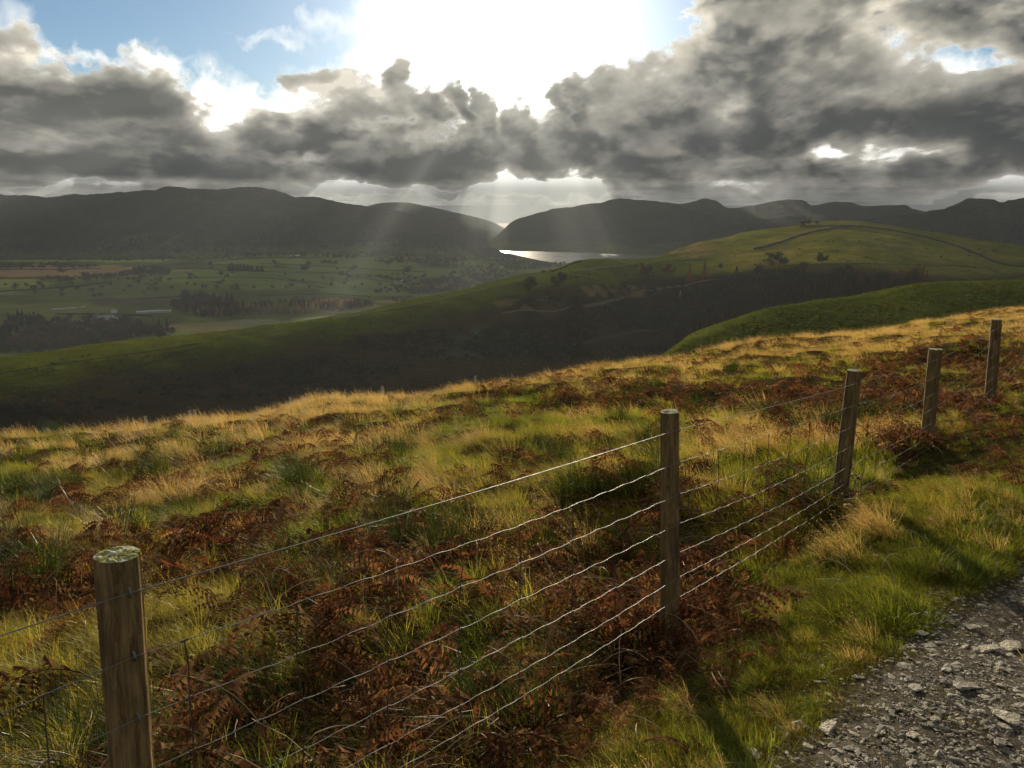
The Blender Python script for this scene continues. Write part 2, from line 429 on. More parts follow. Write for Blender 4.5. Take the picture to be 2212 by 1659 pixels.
fell('fell', 'long dark fell with a rounded top left of the lake', pL,
  [(-500, 400, 6800), (0, 425, 6200), (60, 427, 6200), (110, 428, 6200), (180, 421, 6300), (260, 418, 6400), (330, 412, 6300), (375, 406, 6300), (430, 411, 6200), (480, 409, 6100), (540, 402, 6000), (590, 409, 5900), (640, 425, 5800), (700, 431, 5700), (780, 446, 5600), (850, 456, 5500), (920, 471, 5400), (965, 471, 5300), (1000, 489, 5200), (1030, 520, 5150), (1060, 537, 5100), (1110, 560, 5000)],
  [(-500, 570, -296), (0, 562, -294), (400, 562, -288), (600, 552, -268), (900, 552, -275), (1000, 560, -292), (1060, 563, -297), (1110, 568, -300)], amp=105, seed=3)
fell('distant_fell', 'hazy fell peeping over the shoulder beside the shaft of light', np.linspace(640, 1240, 160),
  [(640, 478, 14000), (740, 460, 14000), (780, 450, 14000), (830, 439, 14000), (870, 438, 13900), (920, 446, 13900), (1000, 464, 13800), (1060, 480, 13700), (1110, 508, 13500), (1240, 568, 13300)],
  [(640, 530, -290), (1240, 539, -299)], amp=30, seed=5)
fell('lakeside_fell', 'broad grey fell rising from the far side of the lake', np.linspace(1050, 1900, 260),
  [(1050, 530, 6900), (1085, 500, 7000), (1110, 482, 7100), (1150, 466, 7200), (1200, 452, 7300), (1290, 439, 7400), (1340, 430, 7500), (1400, 433, 7500), (1440, 437, 7500), (1500, 455, 7300), (1560, 478, 7000), (1640, 500, 6800), (1900, 540, 6500)],
  [(1050, 541, -299), (1200, 544, -298), (1420, 552, -298), (1900, 562, -298)], amp=80, seed=7, back=700)
fell('far_fells', 'row of pale blue fells fading along the horizon', np.linspace(1380, 2240, 260),
  [(1380, 455, 13716), (1430, 440, 13716), (1473, 442, 13716), (1500, 436, 13462), (1524, 430, 13335), (1543, 433, 13335), (1576, 451, 13716), (1623, 445, 14224), (1665, 437, 14478), (1707, 432, 14605), (1733, 433, 14605), (1755, 444, 14732), (1806, 437, 14986), (1835, 438, 14986), (1860, 447, 15240), (1933, 445, 15494), (1952, 445, 15494), (1974, 454, 15748), (2010, 460, 15875), (2240, 470, 15875)],
  [(1380, 535, -290), (2240, 535, -290)], amp=75, seed=13)
fell('craggy_fell', 'dark blue craggy fell behind the domed hill at the picture edge', np.linspace(1820, 2760, 240),
  [(1820, 492, 5600), (1871, 479, 5500), (1915, 472, 5400), (1952, 467, 5300), (2007, 455, 5200), (2043, 449, 5100), (2072, 438, 5000), (2094, 428, 5000), (2120, 430, 5000), (2145, 432, 5000), (2160, 438, 5000), (2189, 433, 4900), (2212, 425, 4900), (2300, 405, 4900), (2500, 395, 5000), (2760, 420, 5000)],
  [(1820, 565, -270), (2760, 575, -270)], amp=85, seed=17, col_hi=(.030, .028, .021), col_lo=(.02, .022, .013))

# valley floor and its fields
rv = [row_z(PX, [(-420, 900, -300), (0, 880, -300), (1000, 760, -300), (2640, 700, -300)]),
      row_z(PX, [(-420, 760, -300), (0, 760, -298), (600, 720, -298), (1000, 680, -299), (1300, 610, -301), (2640, 600, -301)]),
      row_z(PX, [(-420, 650, -298), (0, 650, -296), (300, 650, -294), (600, 630, -290), (1000, 615, -297), (1150, 590, -300), (1300, 580, -303), (2640, 580, -305)]),
      row_z(PX, [(-420, 592, -297), (0, 592, -295), (300, 590, -291), (500, 582, -278), (800, 582, -280), (1000, 585, -292), (1120, 572, -299), (1240, 570, -304), (2640, 570, -306)]),
      row_z(PX, [(-420, 562, -296), (0, 562, -293), (350, 562, -287), (500, 550, -264), (800, 548, -262), (1000, 562, -288), (1100, 564, -301), (1240, 563, -308), (2640, 563, -310)])]
rv.append(row_off(rv[-1], 800, 20*np.clip((1000-PX)/400, -.6, 1)))
FIELDS = [  # ground-cover patches, two greens lightened as sunlit strips: (x, y, rx, ry, colour)
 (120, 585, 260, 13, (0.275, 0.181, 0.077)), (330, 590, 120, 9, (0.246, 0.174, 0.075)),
 (90, 563, 120, 4.5, (0.232, 0.304, 0.044)), (260, 560, 130, 6, (0.217, 0.290, 0.044)), (20, 612, 80, 9, (0.203, 0.217, 0.044)), (60, 628, 110, 10, (0.145, 0.174, 0.037)),  # first two carry a patch of sun as lighter green
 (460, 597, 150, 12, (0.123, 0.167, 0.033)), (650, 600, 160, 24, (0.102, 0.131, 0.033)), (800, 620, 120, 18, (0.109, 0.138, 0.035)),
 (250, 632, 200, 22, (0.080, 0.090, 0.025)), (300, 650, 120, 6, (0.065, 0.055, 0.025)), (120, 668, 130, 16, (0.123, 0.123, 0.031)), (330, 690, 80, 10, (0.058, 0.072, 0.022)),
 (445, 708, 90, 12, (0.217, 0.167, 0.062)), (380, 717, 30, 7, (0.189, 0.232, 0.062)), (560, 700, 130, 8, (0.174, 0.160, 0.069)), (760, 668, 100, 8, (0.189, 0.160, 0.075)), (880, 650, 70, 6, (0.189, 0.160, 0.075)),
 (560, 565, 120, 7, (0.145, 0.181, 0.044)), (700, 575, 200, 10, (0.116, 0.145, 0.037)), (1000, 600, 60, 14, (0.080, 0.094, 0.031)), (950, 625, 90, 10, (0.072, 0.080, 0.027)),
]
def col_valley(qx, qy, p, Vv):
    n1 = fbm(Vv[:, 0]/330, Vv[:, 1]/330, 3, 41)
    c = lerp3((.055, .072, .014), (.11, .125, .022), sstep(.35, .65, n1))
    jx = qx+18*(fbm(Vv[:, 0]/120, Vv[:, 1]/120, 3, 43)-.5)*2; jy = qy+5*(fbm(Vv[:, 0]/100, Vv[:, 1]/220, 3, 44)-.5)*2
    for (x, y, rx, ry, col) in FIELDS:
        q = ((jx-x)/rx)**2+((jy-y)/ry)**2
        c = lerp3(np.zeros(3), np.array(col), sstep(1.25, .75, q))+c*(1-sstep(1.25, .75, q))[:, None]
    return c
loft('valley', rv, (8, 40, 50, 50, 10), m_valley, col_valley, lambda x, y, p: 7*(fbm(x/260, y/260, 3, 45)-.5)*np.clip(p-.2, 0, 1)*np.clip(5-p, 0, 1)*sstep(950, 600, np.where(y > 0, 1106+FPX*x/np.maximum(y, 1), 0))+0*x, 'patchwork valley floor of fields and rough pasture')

# base land out to the horizon
ring = [(math.cos(k*math.pi/24)*17000, math.sin(k*math.pi/24)*17000, -316) for k in range(48)]
me = mesh_np('plain', np.array(ring), [np.arange(48)[None, :]], [mat_plain('plain_earth', (.06, .065, .03), .95, .3, .002)])
link('terrain', me, kind='structure', label='low land beyond the hills')

# lake
m_lake, t = new_mat('lake_water')
pos = t.node('ShaderNodeNewGeometry').outputs['Position']
w1 = t.noise(t.vmath('MULTIPLY', pos, (.012, .03, 1)), 1.0, 4, .6)
nrm = bump(t, t.noise(pos, .35, 3, .6), .25, .35)
rg = t.ramp(w1, .35, .7, True, .26, .40)
finish(t, principled(t, (.02, .03, .035), rg, .5, normal=nrm))
pxl = np.linspace(1020, 2000, 120)
far = row_z(pxl, [(1020, 536, -300), (1060, 537, -300), (1110, 539, -300), (1150, 536.5, -300), (1235, 538, -300), (1300, 543, -300), (1420, 548, -300), (2000, 560, -300)])
nea = row_z(pxl, [(1020, 541, -300), (1060, 543, -300), (1095, 547, -300), (1130, 555, -300), (1180, 565, -300), (1300, 580, -300), (2000, 600, -300)])
far[:, 2] = -299.2; nea[:, 2] = -299.2
far = far*np.array([1.03, 1.03, 1])
G = np.stack([nea, far]); idx = np.arange(240).reshape(2, 120)
me = mesh_np('lake', G.reshape(-1, 3), [np.stack([idx[0, :-1], idx[0, 1:], idx[1, 1:], idx[1, :-1]], -1)], [m_lake])
link('lake', me, kind='structure', label='silver lake lying between the fells')

# the domed hill and its long green spur
CREST = [(-420, 850, 470), (-200, 815, 500), (0, 784, 525), (72, 775, 530), (179, 761, 540), (287, 748, 550), (412, 734, 562), (609, 709, 585), (756, 684, 610), (907, 651, 640), (993, 631, 660), (1078, 610, 685), (1129, 597, 700), (1191, 586, 720), (1215, 578, 728), (1249, 566, 740), (1300, 563, 765), (1351, 562, 790), (1404, 559, 815), (1459, 543, 850), (1514, 525, 880), (1576, 514, 905), (1601, 506, 915), (1660, 497, 940), (1733, 487, 960), (1769, 482, 970), (1806, 479, 975), (1842, 480, 980), (1915, 488, 985), (1988, 500, 990), (2098, 517, 995), (2212, 535, 1000), (2640, 600, 1010)]
GREEN = [(-420, 930), (0, 850), (150, 825), (300, 800), (450, 780), (600, 755), (750, 730), (900, 700), (1000, 680), (1060, 660), (1130, 640), (1200, 622), (1290, 612), (1400, 598), (1500, 592), (1600, 585), (1690, 572), (1760, 572), (1850, 576), (1950, 590), (2050, 598), (2120, 598), (2212, 592), (2640, 600)]
LOWER = [(-420, 1010), (0, 905), (300, 865), (600, 830), (900, 775), (1106, 725), (1300, 690), (1500, 655), (1700, 632), (1900, 622), (2212, 612), (2640, 620)]
BOTTOM = [(-420, 1080), (0, 965), (300, 925), (600, 890), (900, 850), (1106, 820), (1300, 790), (1500, 750), (1700, 700), (1900, 660), (2212, 640), (2640, 650)]
PXs = np.linspace(-420, 2640, 760)
c1 = row_D(PXs, CREST)
c2 = row_slope(PXs, c1, GREEN, [(-420, 8.5), (600, 9.0), (1000, 8.0), (1250, 6.0), (1500, 6.0), (1800, 5.2), (2640, 5.0)])
c3 = row_slope(PXs, c2, LOWER, [(-420, 19), (600, 21), (1100, 22), (1700, 19), (2640, 14)])
c4 = row_slope(PXs, c3, BOTTOM, [(-420, 26), (1100, 28), (2640, 26)])
c5 = row_off(c4, -60, -45)
b1 = row_off(c1, 60, -6.0); b2 = row_off(c1, 260, -75); b3 = row_off(c1, 520, -300)
def nz_spur(x, y, p):
    w = sstep(0, 1, p)*sstep(6.2, 5, p)
    f = sstep(2.2, 1.2, p)
    return 9*(fbm(x/90, y/90, 4, 51)-.5)*f*w+3.2*(fbm(x/45, y/45, 3, 52)-.5)*w*(1-sstep(2.6, 3.0, p)*sstep(3.4, 3.0, p)*.5)+1.0*(fbm(x/11, y/11, 3, 53)-.5)*w
def col_spur(qx, qy, p, Vv):
    n = fbm(Vv[:, 0]/38, Vv[:, 1]/38, 4, 54); n2 = fbm(Vv[:, 0]/12, Vv[:, 1]/12, 3, 55); n3 = fbm(Vv[:, 0]/150, Vv[:, 1]/150, 3, 56)
    green = lerp3((.043, .052, .005), (.068, .070, .008), sstep(.3, .7, n3))
    brown = lerp3((.017, .013, .007), (.038, .026, .011), sstep(.3, .7, n))
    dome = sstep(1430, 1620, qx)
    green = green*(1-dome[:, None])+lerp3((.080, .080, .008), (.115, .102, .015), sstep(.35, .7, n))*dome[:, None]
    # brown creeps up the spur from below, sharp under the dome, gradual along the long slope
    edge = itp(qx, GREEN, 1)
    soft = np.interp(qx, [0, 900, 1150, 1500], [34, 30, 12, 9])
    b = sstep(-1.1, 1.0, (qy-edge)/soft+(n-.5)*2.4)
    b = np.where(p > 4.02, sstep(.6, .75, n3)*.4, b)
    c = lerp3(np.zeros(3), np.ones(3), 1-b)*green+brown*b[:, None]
    tan = sstep(1.2, .7, ((qx-1500)/60)**2+((qy-540)/18)**2)+sstep(1.2, .7, ((qx-1700)/26)**2+((qy-555)/16)**2)*.7+sstep(1.2, .6, ((qx-1330)/110)**2+((qy-628)/16)**2)*.8+sstep(1.2, .6, ((qx-1150)/90)**2+((qy-655)/16)**2)*.6
    tan = np.clip(tan*sstep(.4, .6, n2), 0, 1)*.8
    c = c*(1-tan[:, None])+np.array([.15, .10, .04])*tan[:, None]
    scr = sstep(1.3, .5, ((qx-1030)/150)**2+((qy-745)/38)**2)*sstep(.42, .62, n2)
    c = c*(1-scr[:, None])+np.array([.036, .046, .028])*scr[:, None]
    return c
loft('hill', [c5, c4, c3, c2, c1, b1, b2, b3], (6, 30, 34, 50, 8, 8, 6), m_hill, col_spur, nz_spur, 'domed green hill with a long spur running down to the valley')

# nearer green field
BCREST = [(1250, 870, 300), (1400, 800, 305), (1466, 752, 310), (1495, 729, 312), (1532, 714, 315), (1568, 701, 318), (1623, 681, 324), (1678, 666, 330), (1725, 660, 334), (1769, 651, 338), (1824, 645, 342), (1879, 637, 346), (1952, 624, 352), (2007, 616, 356), (2098, 611, 362), (2212, 605, 370), (2640, 590, 380)]
PXb = np.linspace(1250, 2640, 300)
d1 = row_D(PXb, BCREST)
d2 = row_slope(PXb, d1, [(1250, 850), (1500, 762), (1700, 715), (1900, 685), (2212, 650), (2640, 640)], 9.0)
d3 = row_slope(PXb, d2, [(1250, 930), (1500, 830), (1700, 790), (1900, 770), (2212, 740), (2640, 730)], 15)
d4 = row_off(d3, -60, -30); e1 = row_off(d1, 25, -3.5); e2 = row_off(d1, 120, -60)
loft('field', [d4, d3, d2, d1, e1, e2], (4, 12, 24, 5, 6), m_hill, lambda qx, qy, p, Vv: lerp3((.044, .057, .007), (.072, .082, .011), sstep(.3, .7, fbm(Vv[:, 0]/40, Vv[:, 1]/40, 4, 61)))*(.85+.3*fbm(Vv[:, 0]/6, Vv[:, 1]/6, 3, 62))[:, None],
     lambda x, y, p: 2.6*(fbm(x/60, y/60, 3, 63)-.5)*sstep(.8, 2, p)*sstep(4.6, 4, p)*(1-.6*np.exp(-((p-3)/.12)**2))+.35*(fbm(x/7, y/7, 3, 64)-.5), 'smooth green field bank in front of the dark gill')
# ------------------------------------------------------------------ geometry bits
def tube_np(path, rad, sides=6, cap=False):
    path = np.asarray(path, float); rad = np.broadcast_to(np.asarray(rad, float), (len(path),))
    tg = np.gradient(path, axis=0); tg /= np.linalg.norm(tg, axis=1)[:, None]+1e-9
    ref = np.array([.3, .1, .95]) if abs(tg[0, 2]) < .8 else np.array([1., .1, .0])
    a = np.cross(tg, ref); a /= np.linalg.norm(a, axis=1)[:, None]+1e-9
    b = np.cross(tg, a)
    th = np.arange(sides)*2*math.pi/sides
    ring = path[:, None]+rad[:, None, None]*(np.cos(th)[None, :, None]*a[:, None]+np.sin(th)[None, :, None]*b[:, None])
    n = len(path); idx = np.arange(n*sides).reshape(n, sides)
    F = np.stack([idx[:-1], np.roll(idx[:-1], -1, 1), np.roll(idx[1:], -1, 1), idx[1:]], -1).reshape(-1, 4)
    return ring.reshape(-1, 3), F
class Soup:
    def __init__(s): s.V = []; s.F = {3: [], 4: []}; s.M = {3: [], 4: []}; s.n = 0; s.T = []
    def add(s, V, F, m=0, tint=None):
        F = np.asarray(F, int); s.V.append(np.asarray(V, float)); s.F[F.shape[1]].append(F+s.n); s.M[F.shape[1]].append(np.full(len(F), m)); s.n += len(V)
        s.T.append(np.zeros(len(V)) if tint is None else np.broadcast_to(tint, (len(V),)))
    def mesh(s, name, mats, smooth=False):
        fs = [np.concatenate(s.F[k]) for k in (3, 4) if s.F[k]]; mi = np.concatenate([np.concatenate(s.M[k]) for k in (3, 4) if s.F[k]])
        me = mesh_np(name, np.concatenate(s.V), fs, mats, mi, smooth)
        at = me.attributes.new('tint', 'FLOAT', 'POINT'); at.data.foreach_set('value', np.concatenate(s.T).astype(np.float32))
        return me
def box_np(x0, x1, y0, y1, z0, z1):
    V = np.array([(x0, y0, z0), (x1, y0, z0), (x1, y1, z0), (x0, y1, z0), (x0, y0, z1), (x1, y0, z1), (x1, y1, z1), (x0, y1, z1)], float)
    return V, np.array([(0, 3, 2, 1), (4, 5, 6, 7), (0, 1, 5, 4), (1, 2, 6, 5), (2, 3, 7, 6), (3, 0, 4, 7)])
def leaves_np(rng, C, size, flat=0.0):
    """small quads of random facing at points C"""
    n = len(C); a = rng.normal(size=(n, 3)); a /= np.linalg.norm(a, axis=1)[:, None]
    b = rng.normal(size=(n, 3)); b -= a*(a*b).sum(1)[:, None]; b /= np.linalg.norm(b, axis=1)[:, None]
    sz = size*(.6+.8*rng.random(n))[:, None]
    V = np.stack([C-a*sz, C-b*sz*.55, C+a*sz, C+b*sz*.55], 1).reshape(-1, 3)
    return V, np.arange(4*n).reshape(n, 4)

# ------------------------------------------------------------------ trees
m_bark = mat_plain('tree_bark', (.055, .042, .03), .95, .4, 6)
m_rust = mat_leaf('autumn_oak_leaves', (.045, .026, .012), (.11, .060, .024), .4)
m_dark = mat_leaf('dark_twigs', (.022, .022, .012), (.045, .036, .018), .3)
m_fir = mat_leaf('fir_needles', (.012, .018, .010), (.022, .03, .015), .2)
m_larch = mat_leaf('larch_needles', (.20, .12, .045), (.34, .23, .09), .5)
m_larchd = mat_leaf('russet_larch_needles', (.055, .026, .014), (.095, .045, .02), .4)
m_gorse = mat_leaf('scrub_leaves', (.018, .022, .012), (.05, .05, .03), .3)
def tree_meshes(kind, seed, leafmat):
    rng = np.random.default_rng(seed); tr = Soup(); cr = Soup()
    if kind in ('round', 'thorn'):
        H = 10.; lean = .6 if kind == 'round' else 1.6
        top = np.array([rng.normal()*.3-lean*.4, rng.normal()*.3, H*.72])
        path = np.linspace(0, 1, 6)[:, None]*top+rng.normal(size=(6, 3))*.12*np.linspace(0, 1, 6)[:, None]
        tr.add(*tube_np(path, np.linspace(.34, .06, 6), 6))
        tips = [top]
        for k in range(9):
            s = .28+.6*rng.random(); p0 = path[int(s*5)]
            an = rng.random()*6.28; ln = (2.2+2.2*rng.random())*(1.25-s*.6)
            d = np.array([math.cos(an)*ln-lean*.5, math.sin(an)*ln, ln*(.35+.5*rng.random())])
            pp = p0+np.linspace(0, 1, 4)[:, None]*d; pp[1:3, 2] += .15
            tr.add(*tube_np(pp, np.linspace(.12, .03, 4), 4)); tips += [p0+d, p0+d*.65]
        tips = np.array(tips)
        C = []
        for q in range(34):
            c = tips[rng.integers(len(tips))]+rng.normal(size=3)*(.7, .7, .55)
            r = .55+.6*rng.random(); m = int(30*r*r/.5)
            C.append((c+rng.normal(size=(m, 3))*r*.62, rng.random()))
        for pts, tn in C: cr.add(*leaves_np(rng, pts, .36), tint=tn)
    elif kind in ('fir', 'larch'):
        H = 12.; wid = 2.1 if kind == 'fir' else 1.9
        tr.add(*tube_np(np.array([(0, 0, 0), (.05, 0, H*.5), (0, 0, H)]), [.22, .13, .02], 5))
        z = 1.2 if kind == 'fir' else 2.2
        while z < H*.98:
            f = 1-(z/H); r = wid*(f**.75+.05)*(.8+.4*rng.random()); nb = 5 if f > .3 else 4; a0 = rng.random()*6
            for k in range(nb):
                an = a0+k*6.28/nb+rng.normal()*.25; ln = r*(.75+.5*rng.random())
                n = max(3, int(ln*(9 if kind == 'fir' else 7)))
                s = rng.random(n)**.7
                pts = np.stack([np.cos(an)*ln*s, np.sin(an)*ln*s, z+(-.22 if kind == 'fir' else .12)*ln*s], 1)+rng.normal(size=(n, 3))*.13
                cr.add(*leaves_np(rng, pts, .36 if kind == 'fir' else .30), tint=rng.random())
            z += .5+.15*rng.random()
    else:   # bush
        for k in range(5):
            an = rng.random()*6.28; tr.add(*tube_np(np.array([(0, 0, 0), (math.cos(an)*.4, math.sin(an)*.4, .7), (math.cos(an)*.9, math.sin(an)*.9, 1.2)]), [.06, .04, .015], 4))
        for q in range(12):
            c = np.array([rng.normal()*.75, rng.normal()*.75, .35+.8*rng.random()]); m = 16
            cr.add(*leaves_np(rng, c+rng.normal(size=(m, 3))*.3, .17), tint=rng.random())
    tme = tr.mesh(kind+'_trunk', [m_bark], True); cme = cr.mesh(kind+'_crown', [leafmat])
    both = Soup()
    for s_, mi in ((tr, 0), (cr, 1)):
        off = 0
        Vc = np.concatenate(s_.V); base = both.n; both.V.append(Vc); both.T.append(np.concatenate(s_.T)); both.n += len(Vc)
        for k in (3, 4):
            for f in s_.F[k]: both.F[k].append(f+base); both.M[k].append(np.full(len(f), mi))
    return tme, cme, both.mesh(kind+'_tree', [m_bark, leafmat])
TREES = {
 'oak': [tree_meshes('round', 100+i, m_rust) for i in range(3)], 'bare': [tree_meshes('round', 120+i, m_dark) for i in range(3)],
 'thorn': [tree_meshes('thorn', 140+i, m_dark) for i in range(2)], 'fir': [tree_meshes('fir', 160+i, m_fir) for i in range(2)],
 'larch': [tree_meshes('larch', 180+i, m_larch) for i in range(3)], 'russet': [tree_meshes('larch', 190+i, m_larchd) for i in range(3)],
 'bush': [tree_meshes('bush', 200+i, m_gorse) for i in range(3)]}
HGT = {'oak': 10.3, 'bare': 10.3, 'thorn': 10.3, 'fir': 12., 'larch': 12., 'russet': 12., 'bush': 1.6}
tcount = 0
def plant(surf, px, py, hpx, kind, label, group=None, name=None, parts=True, wide=1.0):
    global tcount
    p = hit(surf, px, py)
    if p is None: return None
    D = math.hypot(p.x, p.y); h = hpx/FPX*D; s = h/HGT[kind]
    tcount += 1
    tme, cme, bme = TREES[kind][tcount % len(TREES[kind])]
    nm = name or {'oak': 'oak_tree', 'bare': 'tree', 'thorn': 'thorn_tree', 'fir': 'fir_tree', 'larch': 'larch_tree', 'russet': 'larch_tree', 'bush': 'bush'}[kind]
    rz = (tcount*2.4) % 6.28 if kind != 'thorn' else 0.2*math.sin(tcount)
    if parts:
        o = link(nm, None, loc=(p.x, p.y, p.z-.15*s), rot=(0, 0, rz), scl=(s*wide, s*wide, s), label=label, category='tree' if kind != 'bush' else 'bush')
        link('trunk', tme, o); link('crown', cme, o)
    else:
        o = link(nm, bme, loc=(p.x, p.y, p.z-.15*s), rot=(0, 0, rz), scl=(s*wide, s*wide, s), label=label, category='tree' if kind != 'bush' else 'bush')
    if group: o['group'] = group
    return o
SPUR = [(1144, 629, 30, 'bare', 'rounded dark tree at the lower edge of the green spur, leftmost of a pair', 1.15), (1208, 618, 27, 'bare', 'broad dark tree on the spur, right-hand one of the pair', 1.3),
 (1397, 601, 31, 'oak', 'wide russet tree beside the path under the green shoulder', 1.2), (1445, 598, 27, 'oak', 'round russet tree standing right of the wide russet one', 1.0),
 (1489, 617, 38, 'russet', 'tall reddish larch at the head of the gill path', 1.3), (1521, 604, 30, 'russet', 'reddish larch just uphill of the tallest one by the path', 1.4),
 (1232, 665, 28, 'bare', 'thin bare tree above the track, left of two', .8), (1253, 668, 30, 'bare', 'bare brownish tree above the track, right of two', .9),
 (1591, 590, 13, 'fir', 'small dark fir at the upper end of the gill', 1.3), (1556, 579, 9, 'bare', 'tiny bush-like tree on the green slope above the fir', 1.2),
 (1469, 646, 15, 'larch', 'small pale yellow tree alone on the dark gill side', 1.6), (1175, 592, 8, 'thorn', 'tiny thorn tree on the spur skyline', 1.0), (1193, 588, 6, 'bare', 'small skyline bush next to the tiny thorn', 1.5),
 (1245, 601, 6, 'bare', 'speck of a thorn in the green pasture', 1.3), (1775, 569, 21, 'bare', 'lone dark tree at the foot of the dome', 1.0), (1683, 577, 28, 'bare', 'dark spreading tree in the hollow below the dome', 1.5),
 (1735, 488, 9, 'thorn', 'leftmost little tree beside the summit wall', 1.2), (1747, 486, 9, 'thorn', 'second little tree beside the summit wall', 1.3), (1766, 484, 7, 'thorn', 'smallest tree on the very summit', 1.2),
 (1340, 640, 12, 'bush', 'low scrubby bush on the tan bank above the track', 1.2), (1640, 592, 20, 'bare', 'dark tree left of the dome hollow', 1.2), (1730, 588, 20, 'bare', 'brown tree low in the dome hollow', 1.2),
 (1830, 590, 16, 'bare', 'dark scrub tree under the dome pasture', 1.4), (1900, 600, 15, 'bare', 'brown scrub tree at the pasture edge below the long wall', 1.5), (1965, 606, 16, 'bare', 'dark tree right of the brown scrub below the long wall', 1.3)]
for (x, y, h, k, lab, wd) in SPUR: plant('hill', x, y+1, h*1.35, k, lab, wide=wd*.95)

# individual trees about the valley
VAL = []
def val(pts, kind, label, group, wide=1.0):
    ORD = ('first', 'second', 'third', 'fourth', 'fifth', 'sixth', 'seventh', 'eighth', 'ninth')
    for i, (x, y, h) in enumerate(sorted(pts)): plant('valley', x, y, h, kind, label if len(pts) == 1 else label+', '+ORD[i]+' from the left', group, parts=h > 16, wide=wide)
val([(146, 616, 22)], 'oak', 'dark round tree at the open end of the hedgerow copse', None, 1.5)
val([(188, 610, 24)], 'oak', 'biggest russet tree of the hedgerow copse', None, 1.4)
val([(95, 608, 10), (110, 607, 11), (125, 606, 12)], 'oak', 'small round hedgerow tree before the tan bog', 'hedgerow trees before the tan bog', 1.4)
val([(137, 590, 12)], 'oak', 'lone round tree standing in the tan bog', None, 1.5)
val([(210, 606, 18), (225, 605, 17), (240, 603, 16), (252, 602, 16), (264, 600, 17), (276, 599, 18)], 'oak', 'russet tree in the line of the valley copse', 'russet trees of the valley copse', 1.3)
val([(290, 598, 22), (302, 597, 24), (314, 597, 25), (326, 597, 26), (338, 597, 26), (350, 596, 24), (360, 596, 20)], 'bare', 'dark tree at the thick end of the valley copse', 'dark trees of the valley copse', 1.1)
val([(496, 586, 14), (504, 586, 15), (512, 586, 16), (520, 586, 15), (528, 586, 16), (536, 586, 15), (544, 587, 14), (556, 587, 13), (566, 587, 12)], 'fir', 'fir of the dark block standing in the green fields', 'firs of the dark field block', 2.6)
val([(684, 549, 14)], 'bare', 'rounded tree high on the field slope near the white farm', None, 1.5)
val([(708, 556, 9), (722, 556, 9), (736, 556, 9), (750, 557, 9), (764, 557, 9)], 'fir', 'fir of the small plantation under the white farm', 'firs below the white farm', 2.8)
val([(660, 586, 18)], 'bare', 'tall dark tree between two field walls', None, 1.2)
val([(668, 574, 12)], 'bare', 'dark tree uphill of the tall one between the walls', None, 1.3)
val([(763, 585, 14)], 'bare', 'round tree alone in the pale green pasture', None, 1.5)
val([(882, 590, 20)], 'bare', 'large round tree in the hazy fields', None, 1.5)
val([(838, 572, 13)], 'bare', 'small round tree uphill of the large hazy one', None, 1.4)
val([(700, 570, 10), (712, 570, 11), (722, 571, 10)], 'bare', 'low dark tree of the little clump on the field slope', 'trees of the little slope clump', 1.5)
val([(820, 600, 10), (832, 604, 11), (846, 606, 10), (860, 608, 11), (800, 600, 9)], 'bare', 'dark hedgerow tree by the white cottage', 'trees by the white cottage', 1.5)
val([(400, 650, 26), (412, 652, 24), (430, 655, 30), (447, 655, 26), (462, 656, 26)], 'bare', 'tall dark tree behind the farm', 'trees behind the farm', 1.1)
val([(526, 672, 24)], 'fir', 'lone dark fir in the golden larch belt', None, 1.2)
val([(583, 663, 18)], 'bare', 'dark tree behind the golden larch belt', None, 1.4)
val([(345, 716, 26), (362, 716, 30)], 'fir', 'slim dark fir below the long barn', 'pair of firs below the long barn', .9)
val([(333, 696, 20), (375, 697, 18)], 'larch', 'yellow larch below the long barn', 'yellow larches below the long barn', 1.2)

